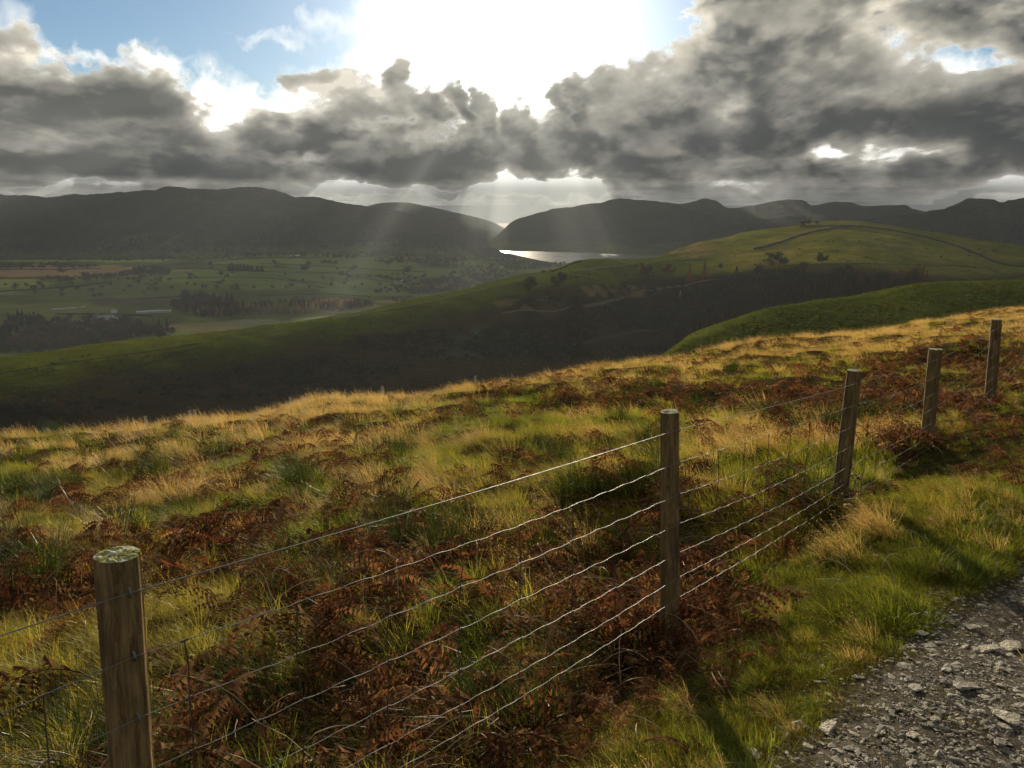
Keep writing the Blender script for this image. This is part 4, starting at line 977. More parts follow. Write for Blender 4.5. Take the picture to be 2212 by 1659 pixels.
def wire_path(k):
    drop_ = WIRE[k]; P = []
    for j in range(len(anchors)-1):
        (fa, ta, ra), (fb, tb, rb) = anchors[j], anchors[j+1]
        ua = (fa-ta)/np.linalg.norm(fa-ta); ub = (fb-tb)/np.linalg.norm(fb-tb)
        pa_ = ta+ua*drop_+side*(ra+.004); pb_ = tb+ub*drop_+side*(rb+.004)
        L = np.linalg.norm(pb_-pa_); n = int(L/.02)
        s = np.linspace(0, 1, n, endpoint=j == len(anchors)-2)
        p = pa_+s[:, None]*(pb_-pa_)
        sag = .008 if k == 0 else .022+.010*math.sin(j*2.1+k)
        p[:, 2] -= sag*4*s*(1-s)
        if k > 0:   # crimps of the net wire
            w = np.sin(s*L/.15*2*math.pi+k)
            p[:, 2] += .0020*np.sign(w)*np.abs(w)**.4*np.clip(s*8, 0, 1)*np.clip((1-s)*8, 0, 1)+.004*(fbm(s*L*2.2+k*7, s*0+j, 3, 90)-.5)*4*s*(1-s)*2
        P.append(p)
    return np.concatenate(P)
for k in range(len(WIRE)):
    P = wire_path(k); wire_pts[k] = P
    V, F = tube_np(P, .0015 if k == 0 else .0011, 5)
    link('line_wire', mesh_np('line_wire', V, [F], [m_wire], smooth=True), fence)
# upright stay wires with wrapped joints
Lp = wire_pts[1]; dl_ = np.r_[0, np.cumsum(np.linalg.norm(np.diff(Lp[:, :2], axis=0), axis=1))]
s_pos = .12
nst = 0
while s_pos < dl_[-1]-.1:
    cols = []
    for k in range(1, len(WIRE)):
        Pk = wire_pts[k]; dk = np.r_[0, np.cumsum(np.linalg.norm(np.diff(Pk[:, :2], axis=0), axis=1))]
        sk = s_pos*dk[-1]/dl_[-1]+rngw.normal()*.004
        cols.append(np.array([np.interp(sk, dk, Pk[:, j]) for j in range(3)]))
    cols = np.array(cols); path = []
    for a_, b_ in zip(cols[:-1], cols[1:]):
        m_ = (a_+b_)/2+np.array([rngw.normal()*.004, rngw.normal()*.004, 0]); path += [a_, m_]
    path.append(cols[-1])
    V, F = tube_np(np.array(path), .0017, 4)
    S = Soup(); S.add(V, F)
    for c in cols:      # knots
        kv, kf = tube_np(np.array([c+[-.006, -.007, 0], c, c+[.006, .007, 0]]), .0030, 5); S.add(kv, kf)
    link('stay_wire', S.mesh('stay_wire', [m_stay]), fence); nst += 1
    s_pos += .30
# staples
for i, (f, tp, rad, po) in enumerate(info):
    u = (f-tp)/np.linalg.norm(f-tp)
    for k in range(len(WIRE)):
        c = tp+u*WIRE[k]+side*(rad+.002)
        along = np.array([.655, .755, 0.])
        arch = np.array([c-[0, 0, .012]-side*.01, c-[0, 0, .010]+side*.006, c+side*.0085, c+[0, 0, .010]+side*.006, c+[0, 0, .012]-side*.01])
        V, F = tube_np(arch, .0022, 5)
        mw = po.matrix_basis.inverted()
        V = np.array([tuple(mw @ Vector(q)) for q in V])
        link('staple', mesh_np('staple', V, [F], [m_wire], smooth=True), po)
# ------------------------------------------------------------------ stony track
import bmesh
m_rock, t = new_mat('slate_stone')
tcn = t.node('ShaderNodeTexCoord').outputs['Object']
oi = t.node('ShaderNodeObjectInfo').outputs['Random']
v = t.vmath('ADD', tcn, t.xyz(t.math('MULTIPLY', oi, 37.0), t.math('MULTIPLY', oi, 11.0), 0.0))
n1 = t.noise(v, 2.6, 6, .65); n2 = t.noise(v, 9, 4, .6)
col = t.mix(oi, (.10, .084, .058), (.42, .355, .245))
col = t.mix(t.ramp(n1, .5, .75), col, (.54, .45, .30))
col = t.scale(col, t.math('MULTIPLY_ADD', t.math('SUBTRACT', n2, .5), 1.0, 1.0))
finish(t, principled(t, col, .62, .35, normal=bump(t, t.math('ADD', n1, t.math('MULTIPLY', n2, .5)), .7, .12)))
def stone_mesh(seed, flat):
    rng = np.random.default_rng(seed); bm = bmesh.new()
    k = 13
    for i in range(k):
        p = rng.normal(size=3); p /= np.linalg.norm(p); p = np.sign(p)*np.abs(p)**.75*(.85+.25*rng.random())
        bm.verts.new((p[0]*.5, p[1]*.36, p[2]*flat*.5))
    r = bmesh.ops.convex_hull(bm, input=bm.verts)
    bmesh.ops.delete(bm, geom=list({g for g in r['geom_interior'] if isinstance(g, bmesh.types.BMVert)}), context='VERTS')
    bmesh.ops.bevel(bm, geom=bm.edges[:], offset=.018, segments=1, affect='EDGES', clamp_overlap=True) if seed < 604 else None
    me = bpy.data.meshes.new('stone'); bm.to_mesh(me); bm.free(); me.materials.append(m_rock)
    return me
ST = [stone_mesh(610+i, (.22, .30, .18, .36, .26, .2)[i % 6]) for i in range(10)]
BIG = [stone_mesh(600+i, (.13, .20, .16, .24)[i]) for i in range(4)]
def on_track_pt(px, py):
    d = direction(px, py); lo, hi = .5, 40.
    for _ in range(60):
        m_ = (lo+hi)/2; p = d*m_
        if p[2]+EYE > ground_z(p[0], p[1]): lo = m_
        else: hi = m_
    p = d*hi; return np.array([p[0], p[1], float(ground_z(p[0], p[1]))]), hi
SPECIAL = [  # (x, y, width px, mesh, turn, label)
 (2086, 1490, 62, 0, .3, 'large flat pale slab lying in the middle of the track'), (2185, 1402, 60, 1, .6, 'broad pale yellowish stone at the right picture edge'), (2135, 1408, 48, 0, .2, 'flat grey slab left of the broad yellowish stone'),
 (2098, 1360, 40, 2, 0., 'jutting pale stone at the grass edge, farthest of the big ones'), (1992, 1373, 34, 3, .4, 'rough grey lump beside the turf'), (1978, 1492, 40, 1, .8, 'angular pale stone left of the large flat slab'),
 (1940, 1535, 26, 3, .2, 'small pale block near the turf edge'), (2038, 1478, 30, 2, 1.2, 'dark-sided stone just above the large flat slab'), (1790, 1580, 52, 0, .9, 'smooth grey slab tilted among pebbles near the bottom edge'),
 (1727, 1572, 38, 3, .3, 'dark shadowed stone with a white top by the turf'), (2178, 1558, 66, 2, 2.3, 'long narrow slate lying askew'), (2160, 1610, 36, 1, .4, 'rounded yellowish cobble near the corner'), (2140, 1600, 20, 3, .1, 'little yellow cobble touching the rounded one'),
 (1632, 1635, 44, 2, 2.2, 'grey stone on end in the shaded grass'), (1745, 1620, 30, 1, 1.7, 'long pale stone nearest the bottom edge of the track'), (2020, 1560, 28, 0, .5, 'flat stone under a bent dry stem')]
for i, (px, py, w, mi, rz, lab) in enumerate(SPECIAL):
    p, d = on_track_pt(px, py); s = w/FPX*d*1.1
    link('stone', BIG[mi], loc=(p[0], p[1], p[2]+.010+s*.03), rot=(.12*math.sin(i*3), .14*math.cos(i*5), rz), scl=s, label=lab, category='stone', group='larger stones on the track')
track = link('track', None, kind='structure', label='stony footpath of loose slate chips')
# surface sheet of the track
al_ = np.linspace(-4, 26, 300); u_ = np.linspace(0, 1, 24); V = []
for u in u_:
    cr_ = -2.6+(track_edge(al_)+.03+2.6)*u
    x = .655*al_-.755*cr_; y = .755*al_+.655*cr_
    V.append(np.column_stack([x, y, ground_z(x, y)+.006-.02*(u > .97)]))
V = np.array(V); idx = np.arange(V.shape[0]*V.shape[1]).reshape(V.shape[:2])
m_grit, t = new_mat('slate_grit')
pos = t.node('ShaderNodeNewGeometry').outputs['Position']
n1 = t.noise(pos, 14, 5, .65); n2 = t.noise(pos, 120, 4, .7)
col = t.mix(t.ramp(n1, .35, .7), (.045, .036, .023), (.12, .10, .068))
col = t.scale(col, t.math('MULTIPLY_ADD', t.math('SUBTRACT', n2, .5), 2.2, 1.0))
finish(t, principled(t, col, .95, .1, normal=bump(t, t.math('ADD', n1, n2), .9, .015)))
link('surface', mesh_np('track_surface', V.reshape(-1, 3), [np.stack([idx[:-1, :-1], idx[:-1, 1:], idx[1:, 1:], idx[1:, :-1]], -1).reshape(-1, 4)], [m_grit], smooth=True), track)
rng = np.random.default_rng(640); n = 120000
al_ = .6+6.2*rng.random(n); te = track_edge(al_); cr_ = te+.16-rng.random(n)**.8*2.3
x = .655*al_-.755*cr_; y = .755*al_+.655*cr_; z = ground_z(x, y); px, py, dep = project(x, y, z)
ok = (dep > .4) & (px > 1450) & (px < 2450) & (py < 1900) & (py > 1050)
edge = np.clip((te-cr_)/.35, 0, 1)
ok &= rng.random(n) < .25+.75*edge
x, y, z, px, py, dep, cr_ = [q[ok] for q in (x, y, z, px, py, dep, cr_)]; n = len(x)
sz = .006+.018*rng.random(n)**2.2+np.where(rng.random(n) < .028, .026, 0)
inframe = (px < 2225) & (py < 1665)
order = np.argsort(-np.where(inframe, sz/dep, 0)); big = order[:300]; rest = order[300:]
for j in big:
    link('stone', ST[int(j) % 10], track, loc=(x[j], y[j], z[j]+.006+sz[j]*.02), rot=(rng.normal()*.16, rng.normal()*.16, rng.random()*6.28), scl=(sz[j]*1.35, sz[j]*1.2, sz[j]*.8))
me_c = asset_collection('gravel_kinds', ST)
rt = np.column_stack([rng.normal(size=(len(rest), 2))*.2, rng.random(len(rest))*6.28]); ss = sz[rest]
g = scatter('gravel', np.column_stack([x[rest], y[rest], z[rest]+.005+ss*.03]), rt, np.column_stack([ss*1.3, ss*1.15, ss*.8]), rng.integers(0, 10, len(rest)), me_c, 'loose slate chips strewn over the track')
g.parent = track
# white tree guards along the brow
m_guard = mat_plain('tree_guard_plastic', (.42, .40, .33), .5, .15, 4)
def guard_mesh(h):
    V, F = tube_np(np.array([(0, 0, -.1), (0, 0, h*.5), (0, 0, h)]), .045, 10)
    V2, F2 = tube_np(np.array([(0, 0, h), (0, 0, h*.5)]), .040, 10)
    S = Soup(); S.add(V, F); S.add(V2, F2); S.add(*tube_np(np.array([(.06, 0, -.1), (.06, 0, h*.9)]), .012, 5)); return S.mesh('tree_guard', [m_guard])
gm = guard_mesh(1.2)
GUARDS = [(308, 887, 'leftmost white tree guard on the brow'), (408, 876, 'left one of two white tree guards close together'), (416, 875, 'right one of two white tree guards close together'), (630, 848, 'white tree guard over the tallest straw grass'), (717, 837, 'white tree guard in the dip of the brow'), (729, 838, 'short white tree guard next to the dip'), (822, 824, 'white tree guard nearest the fallen white pole'), (1025, 803, 'rightmost white tree guard on the brow')]
for i, (px, py, lab) in enumerate(GUARDS):
    dx_, dy_, _ = ray_xy(px, py); best = None
    for D_ in np.linspace(12, 60, 400):
        zt = float(ground_z(dx_*D_, dy_*D_)); _, qy_, _ = project(dx_*D_, dy_*D_, zt+1.2+.15)
        if best is None or abs(qy_-py) < best[0]-.3 or (D_ > 14 and abs(qy_-py) < 1.0): best = (abs(qy_-py), D_, zt)
    D_ = best[1]
    link('tree_guard', gm, loc=(dx_*D_, dy_*D_, best[2]), rot=(.04*math.sin(i), .05*math.cos(i*2), i), label=lab, category='tree guard', group='white tree guards along the brow')
p, d = on_track_pt(848, 866)
V, F = tube_np(np.array([(-.9, 0, .42), (0, 0, .38), (.9, 0, .30)]), .022, 8)
link('white_pole', mesh_np('white_pole', V, [F, np.array([np.arange(8)]), np.array([np.arange(16, 24)])], [m_guard]), loc=(p[0], p[1], p[2]), rot=(0, .12, -.55), label='fallen white pole lying in the straw grass', category='pole')
# ------------------------------------------------------------------ moor vegetation
m_gold = mat_leaf('straw_grass', (.36, .235, .075), (.66, .47, .19), .52, (1.2, 1.1, .8), .45, .35, gloss=.015)
m_green = mat_leaf('green_grass', (.075, .115, .014), (.24, .27, .032), .50, (1.5, 1.35, .7), .55, .5, gloss=.015)
m_olive = mat_leaf('bent_grass', (.20, .185, .030), (.46, .38, .075), .52, (1.3, 1.22, .7), .5, .5, gloss=.012)
m_rush = mat_leaf('dark_rush', (.018, .032, .009), (.045, .062, .012), .35, (1.4, 1.3, .7), .4, .8, gloss=.018)
m_brak = mat_leaf('dead_bracken', (.043, .020, .012), (.16, .078, .038), .42, (1.5, 1.1, .8), .35, .9)
m_brakp = mat_leaf('dry_bracken_tip', (.15, .075, .032), (.32, .19, .09), .40, (1.3, 1.1, .8), .3, .9)
m_stalk = mat_leaf('bracken_stalk', (.24, .17, .09), (.56, .45, .29), .10, None, .3, 1.0, gloss=.02)
m_stalkd = mat_leaf('dark_stalk', (.045, .018, .010), (.10, .045, .02), .10, None, .3, 1.0)
m_moss = mat_leaf('short_turf', (.060, .060, .010), (.15, .115, .02), .40, (1.3, 1.2, .7), .6, 1.4)
def ribbon(rng, base, L, width, az, lean, curl, seg=4, twist=.3):
    """curved tapering blade"""
    s = np.linspace(0, 1, seg+1); ang = lean+curl*s*s
    dz = np.cos(ang); dh = np.sin(ang); stp = L/seg
    h = np.r_[0, np.cumsum((dh*stp)[1:])]; z = np.r_[0, np.cumsum((dz*stp)[1:])]
    c = np.array([math.cos(az), math.sin(az)]); P = np.column_stack([base[0]+h*c[0], base[1]+h*c[1], base[2]+z])
    wd = az+math.pi/2+rng.normal()*twist
    wv = np.array([math.cos(wd), math.sin(wd), rng.normal()*.3]); w = width*np.array([1-.25*x if x < .5 else 1.75*(1-x)+.06 for x in s])*.5
    A = P-wv*w[:, None]; B = P+wv*w[:, None]
    V = np.empty((2*(seg+1), 3)); V[0::2] = A; V[1::2] = B
    i = np.arange(seg)*2
    return V, np.stack([i, i+1, i+3, i+2], -1), P
def tuft(seed, n, rad, Lr, width, mat, wind=1.0, lean0=.25, curl=.9, heads=None, mat2=None, seg=4):
    rng = np.random.default_rng(seed); S = Soup()
    for k in range(n):
        r = rad*math.sqrt(rng.random()); a_ = rng.random()*6.28
        L = Lr[0]+(Lr[1]-Lr[0])*rng.random()
        out = np.array([math.cos(a_), math.sin(a_)])*(.3+r/rad)+np.array([-1.0, -.25])*wind*(.6+.8*rng.random())+rng.normal(size=2)*.35
        az = math.atan2(out[1], out[0]); le = lean0*(.4+.6*np.linalg.norm(out))*(.6+.8*rng.random())
        V, F, P = ribbon(rng, (math.cos(a_)*r, math.sin(a_)*r, -.02), L, width*(.7+.6*rng.random()), az, le, curl*(.4+rng.random()), seg)
        S.add(V, F, 0, rng.random())
        if heads and rng.random() < heads[0]:
            m = heads[1]; tt = .62+.38*rng.random(m); ii = np.clip((tt*seg).astype(int), 0, seg-1); fr = tt*seg-ii
            C = P[ii]*(1-fr)[:, None]+P[ii+1]*fr[:, None]+rng.normal(size=(m, 3))*heads[2]
            S.add(*leaves_np(rng, C, heads[3]), m=1 if mat2 else 0, tint=.4+.6*rng.random())
    return S.mesh('tuft', [mat]+([mat2] if mat2 else []))
def frond(seed, L, mats, droop=1.0, dens=1.0, stem_only=False):
    """dead bracken frond: arching stalk, side branches with small curled leaflets"""
    rng = np.random.default_rng(seed); S = Soup(); seg = 9
    s = np.linspace(0, 1, seg+1); ang = .15+.25*rng.random()+droop*(1.1+.7*rng.random())*s**1.3
    az0 = 0; az = az0+np.cumsum(rng.normal(size=seg+1)*.14)
    P = np.zeros((seg+1, 3))
    for i in range(seg):
        st = L/seg; P[i+1] = P[i]+st*np.array([math.sin(ang[i])*math.cos(az[i]), math.sin(ang[i])*math.sin(az[i]), math.cos(ang[i])])
    S.add(*tube_np(P, np.linspace(.0042, .0012, seg+1), 4), m=1)
    if stem_only: return S
    tg = np.gradient(P, axis=0)
    npair = int(9*dens)
    for j in range(npair):
        f = .28+.70*j/npair; ii = min(int(f*seg), seg-1); fr = f*seg-ii; p = P[ii]*(1-fr)+P[ii+1]*fr; tv = tg[ii]/np.linalg.norm(tg[ii])
        sidev = np.cross(tv, [0, 0, 1]); sidev /= np.linalg.norm(sidev)+1e-6; upv = np.cross(sidev, tv)
        bl = L*.34*(1-(f-.28)*1.15)*(.7+.5*rng.random())
        for sg in (-1, 1):
            if rng.random() < .12: continue
            d = sidev*sg*.9+tv*(.35+.2*rng.random())+upv*rng.normal()*.25; d[2] -= .15*droop
            n = max(4, int(bl/.022)); q = np.linspace(.08, 1, n)
            B = p+q[:, None]*d*bl+np.column_stack([0*q, 0*q, -(q**2)*bl*.55*droop*(.4+.9*rng.random())])
            lv = np.cross(d, upv); lv /= np.linalg.norm(lv)+1e-6
            # leaflets: small drooping triangles either side of the rib
            w = .036*(1-q*.72)*(L/.6)*(.7+.6*rng.random(n))
            for s2 in (-1, 1):
                tip = B+lv*(s2*w)[:, None]+d*.006+np.column_stack([rng.normal(size=n)*.004, rng.normal(size=n)*.004, -w*(.2+.9*rng.random(n))])
                base2 = B+d/np.linalg.norm(d)*(.022*(L/.6))
                V = np.stack([B, base2, tip], 1).reshape(-1, 3)
                S.add(V, np.arange(3*n).reshape(n, 3), m=0 if rng.random() < .74 else 2, tint=rng.random())
    return S
def bracken(seed, nf, L, spread, mats, droop=1.0, dens=1.0, tilt=.55, stalks=0):
    rng = np.random.default_rng(seed); S = Soup()
    for k in range(nf+stalks):
        so = k >= nf
        f = frond(seed*50+k, L*(.6+.7*rng.random()), mats, droop*(.6+.9*rng.random()), dens, so)
        a_ = rng.random()*6.28; ti = tilt*rng.random()*1.6
        M = Matrix.Rotation(a_, 3, 'Z') @ Matrix.Rotation(ti, 3, 'Y') @ Matrix.Rotation(rng.normal()*.4, 3, 'X')
        M = np.array(M); off = np.array([rng.normal()*spread, rng.normal()*spread, -.02])
        base = S.n; Vc = np.concatenate(f.V) @ M.T+off
        S.V.append(Vc); S.T.append(np.concatenate(f.T)); S.n += len(Vc)
        for kk in (3, 4):
            for F_, m_ in zip(f.F[kk], f.M[kk]): S.F[kk].append(F_+base); S.M[kk].append(m_)
    return S.mesh('bracken', mats)
BM = [m_brak, m_stalkd, m_brakp]; BMp = [m_brak, m_stalk, m_brakp]
K = {}
K['gold'] = [tuft(400+i, 95, .15, (.22, .50), .0030, m_gold, 1.5, .42, .75, (.45, 5, .008, .0055), m_gold) for i in range(6)]
K['goldfar'] = [tuft(410+i, 90, .30, (.20, .48), .0058, m_gold, 1.4, .40, .6, (.3, 3, .015, .009), m_gold, 3) for i in range(6)]
K['olive'] = [tuft(420+i, 110, .17, (.14, .38), .0032, m_olive, 1.4, .50, 1.0) for i in range(6)]
K['green'] = [tuft(430+i, 110, .15, (.10, .30), .0038, m_green, 1.0, .42, 1.0) for i in range(6)]
K['greenfar'] = [tuft(440+i, 70, .30, (.12, .26), .0085, m_green, .7, .40, 1.0, seg=3) for i in range(3)]
K['olivefar'] = [tuft(445+i, 90, .30, (.14, .36), .0062, m_olive, 1.4, .50, .9, seg=3) for i in range(5)]
K['rush'] = [tuft(450+i, 110, .14, (.25, .55), .0036, m_rush, .5, .30, .8) for i in range(3)]
K['turf'] = [tuft(460+i, 120, .16, (.03, .095), .0028, m_moss, .3, .5, .9, seg=2) for i in range(4)]
K['turfg'] = [tuft(466+i, 90, .14, (.05, .15), .0030, m_green, .5, .5, 1.1, seg=3) for i in range(3)]
K['brack'] = [bracken(470+i, 4, .55, .12, BM, 1.35, 1.3, .7) for i in range(5)]
K['brackp'] = [bracken(480+i, 3, .55, .12, BMp, 1.1, 1.2, .8, 2) for i in range(4)]
K['stalk'] = [bracken(490+i, 0, .50, .14, BMp, 1.2, 1, 1.0, 4) for i in range(3)]
K['wisp'] = [tuft(495+i, 2, .05, (.15, .36), .0013, m_gold, .3, .35, .9) for i in range(3)]
LABEL = {'gold': 'wind-combed straw-coloured moor grass', 'olive': 'yellow-green bent grass over the slope', 'green': 'fresh green grass among the dead bracken', 'rush': 'dark green rushy tussocks in the hollows',
         'turf': 'short mossy turf between fence and track', 'brack': 'rust-brown dead bracken along the fence and slope', 'stalk': 'pale broken bracken stalks catching the light', 'wisp': 'thin dry grass stems leaning over the stones'}
BROW = [(-200, 945), (0, 925), (300, 893), (600, 860), (900, 822), (1106, 800), (1300, 775), (1500, 738), (1700, 712), (1900, 690), (2050, 675), (2212, 655), (2400, 640)]
def ell(px, py, x, y, rx, ry): return np.exp(-(((px-x)/rx)**2+((py-y)/ry)**2))
pts = {k: [] for k in K}
def sow(n, amin, amax, cmin, cmax, far, seed, sizek=1.0):
    """random plants over a strip of the slope; kinds follow the ground cover seen in each place"""
    rng = np.random.default_rng(seed)
    al = amin+(amax-amin)*rng.random(n); cr = cmin+(cmax-cmin)*rng.random(n)
    x = .655*al-.755*cr; y = .755*al+.655*cr; z = ground_z(x, y)
    px, py, dep = project(x, y, z)
    ok = (dep > .35) & (px > -330) & (px < 2500) & (py > 560) & (py < 2500)
    if far[0] is not None: ok &= (dep >= far[0])
    if far[1] is not None: ok &= (dep < far[1])
    te = track_edge(al); ok &= cr > te+.02
    x, y, z, px, py, dep, cr, al, te = [v[ok] for v in (x, y, z, px, py, dep, cr, al, te)]
    n = len(x); br = np.interp(px, [k[0] for k in BROW], [k[1] for k in BROW]); uu = py-br-np.interp(px, [0, 1000, 2212], [22, 22, 12])
    # patches in metres
    A = fbm(x*.8+3, y*.8, 3, 81); B = fbm(x*1.2+11, y*1.2+5, 3, 82); C = fbm(x*.85+23, y*.85+9, 3, 83)
    field = cr > 1.75
    wgold = .60*sstep(.50, .62, A)+1.6*np.exp(-np.clip(uu, 0, None)/np.interp(px, [0, 500, 900, 1500, 2200], [18, 30, 34, 44, 46]))*np.interp(px, [0, 300, 700, 2212], [.45, .8, 1, 1.2])+1.3*ell(px, py, 560, 925, 190, 34)+.9*ell(px, py, 760, 880, 120, 30)+.9*ell(px, py, 1640, 960, 130, 40)+.6*ell(px, py, 1560, 1010, 80, 26)
    wgold += 1.2*ell(px, py, 1840, 1190, 90, 45)+.5*ell(px, py, 420, 1300, 60, 30)+.5*ell(px, py, 980, 1080, 90, 30)
    wgold *= 1-.88*ell(px, py, 1700, 850, 420, 44)-.6*ell(px, py, 1050, 900, 220, 40)
    wgold = np.clip(wgold, 0, None)
    wolive = .95*sstep(.35, .6, B)+.45
    wgreen = 1.35*sstep(.48, .58, C)+1.2*ell(px, py, 1030, 910, 110, 34)+.8*ell(px, py, 150, 905, 150, 22)+.9*ell(px, py, 1720, 905, 170, 26)+.6*ell(px, py, 340, 1440, 80, 60)+.5*ell(px, py, 560, 1150, 120, 40)+.8*ell(px, py, 1560, 1060, 60, 60)
    wrush = .55*sstep(.58, .66, fbm(x*1.3+5, y*1.3+61, 2, 85))+.9*ell(px, py, 640, 1035, 50, 30)+.8*ell(px, py, 880, 1080, 60, 30)+.7*ell(px, py, 1380, 850, 60, 34)+.9*ell(px, py, 110, 945, 50, 14)
    wbr = .95*sstep(.52, .61, fbm(x*1.15+41, y*1.15+2, 3, 84))+.10+1.3*ell(px, py, 1250, 850, 180, 30)+2.3*ell(px, py, 1750, 855, 340, 44)+1.4*ell(px, py, 2080, 790, 160, 60)+1.6*ell(px, py, 2130, 672, 90, 14)+(.35+.9*sstep(.42, .58, fbm(x*1.6, y*1.6, 2, 87)))*(1.25*ell(px, py, 800, 1500, 300, 150)+1.35*ell(px, py, 1100, 1560, 280, 150)+1.15*ell(px, py, 1250, 1280, 220, 100)+.8*ell(px, py, 640, 1280, 140, 60)+.8*ell(px, py, 250, 1550, 160, 120)+.4*ell(px, py, 1050, 1190, 120, 40))
    wbr += 1.5*ell(px, py, 2150, 950, 110, 70)+1.6*ell(px, py, 1500, 1410, 150, 70)+1.2*ell(px, py, 1480, 1300, 100, 60)+.5*ell(px, py, 330, 960, 120, 20)
    wbr *= .74
    wturf = np.zeros(n)
    verge = ~field
    wturf[verge] = 1.9; wgold = np.where(verge, 1.0*ell(px, py, 1830, 1200, 36, 20)+.7*ell(px, py, 1900, 1150, 34, 16)+.10, wgold); wolive = np.where(verge, .34, wolive); wgreen = np.where(verge, .36*sstep(.45, .6, C)+.12, wgreen); wrush = np.where(verge, wrush*.2, wrush); wbr = np.where(verge, np.clip(wbr-.85, 0, None)+1.2*ell(px, py, 1500, 1400, 120, 50)*(C > .42)+.9*ell(px, py, 2150, 950, 110, 60), wbr)
    wolive = np.where(verge, wolive*sstep(.1, .5, cr-te), wolive)
    wst = np.where(wbr > .6, .20, .02)+1.0*ell(px, py, 1750, 850, 280, 36)+.15*ell(px, py, 1200, 1500, 160, 90)
    Wt = np.clip(np.stack([wgold, wolive, wgreen, wrush, wbr, wturf, wst], 1), 0, None); Wt[:, :6] = Wt[:, :6]**1.6; Wt /= Wt.sum(1)[:, None]
    pick = (np.cumsum(Wt, 1) < rng.random(n)[:, None]).sum(1)
    isfar = dep > 11
    for i, k in enumerate(('gold', 'olive', 'green', 'rush', 'brack', 'turf', 'stalk')):
        m = pick == i
        sz = {'gold': .64, 'olive': .57, 'green': .62, 'rush': .8, 'brack': .78, 'turf': 1.0, 'stalk': .8}[k]
        small = np.where(verge, np.where(wgold > .3, .75, np.where(fbm(x*1.1, y*1.1, 2, 88) > .58, .62, .36)), 1.0)
        base = np.column_stack([x, y, z, sz*(.65+.6*rng.random(n))*small*sizek, rng.random(n)])
        if k in ('gold', 'olive', 'green'):
            fk = k+'far'
            pts[fk].append(base[m & isfar]); pts[k].append(base[m & ~isfar])
        elif k == 'brack':
            pale = rng.random(n) < .5
            pts['brackp'].append(base[m & pale]); pts['brack'].append(base[m & ~pale])
        elif k == 'turf':
            gk = rng.random(n) < .32
            pts['turfg'].append(base[m & gk]); pts['turf'].append(base[m & ~gk])
        else: pts[k].append(base[m])
sow(15000, -4, 12, .3, 13, (None, 6.5), 501)
sow(17000, -1, 8, .3, 1.8, (None, 6.5), 502)
sow(12000, 0, 16, .3, 15, (6, 12), 503)
sow(6000, 5, 24, .3, 2.6, (5, 24), 506)
sow(18000, -6, 42, .3, 30, (11, 24), 504)
sow(24000, -12, 85, .3, 34, (23, 80), 505)
# dry stems leaning over the stones
rng = np.random.default_rng(77); n = 16
al = rng.random(n)*5.5+.2; cr = track_edge(al)-.6+.62*rng.random(n); x = .655*al-.755*cr; y = .755*al+.655*cr
pts['wisp'].append(np.column_stack([x, y, ground_z(x, y), .6+.6*rng.random(n), rng.random(n)]))
rng = np.random.default_rng(91); fx, fy = info[1][0][:2]
for k, n, r in (('brack', 13, .22), ('brackp', 9, .24), ('stalk', 4, .25)):
    x = fx-.05+rng.normal(size=n)*r; y = fy-.14+rng.normal(size=n)*r*.6
    pts[k].append(np.column_stack([x, y, ground_z(x, y), .62+.3*rng.random(n), rng.random(n)]))
rng = np.random.default_rng(93); n = 260
al = .8+5*rng.random(n); cr = track_edge(al)-rng.random(n)**2*.7; x = .655*al-.755*cr; y = .755*al+.655*cr
pts['turf'].append(np.column_stack([x, y, ground_z(x, y), .25+.4*rng.random(n), rng.random(n)]))
MERGE = {'straw_grass': ('gold', 'goldfar'), 'bent_grass': ('olive', 'olivefar'), 'green_grass': ('green', 'greenfar'), 'rush_grass': ('rush',), 'turf_grass': ('turf', 'turfg'), 'bracken_undergrowth': ('brack', 'brackp'), 'bracken_stalk_litter': ('stalk',), 'dry_grass': ('wisp',)}
for name, ks in MERGE.items():
    meshes = []; P = []; Rr = []; Sc = []; Pk = []
    rng = np.random.default_rng(len(name))
    for k in ks:
        first = len(meshes); meshes += K[k]
        a_ = np.concatenate(pts[k]) if pts[k] else np.zeros((0, 5))
        if not len(a_): continue
        n = len(a_); P.append(a_[:, :3]); s = a_[:, 3]
        Sc.append(np.column_stack([s, s, s*(.75+.5*rng.random(n))]))
        spin = 1.3 if k not in ('brack', 'brackp', 'stalk', 'turf') else 6.28
        Rr.append(np.column_stack([rng.normal(size=n)*.10, rng.normal(size=n)*.10+(.0), (a_[:, 4]-.5)*spin*1.0]))
        Pk.append(first+(a_[:, 4]*9973).astype(int) % len(K[k]))
    scatter(name, np.concatenate(P), np.concatenate(Rr), np.concatenate(Sc), np.concatenate(Pk), asset_collection(name+'_kinds', meshes), LABEL[ks[0]])
# ------------------------------------------------------------------ cloud bank beyond the lake: shades the valley and cuts the sunlight into shafts
BANK = 9000.0; BASE = 345.0
pa = np.radians(np.linspace(-62, 62, 760))
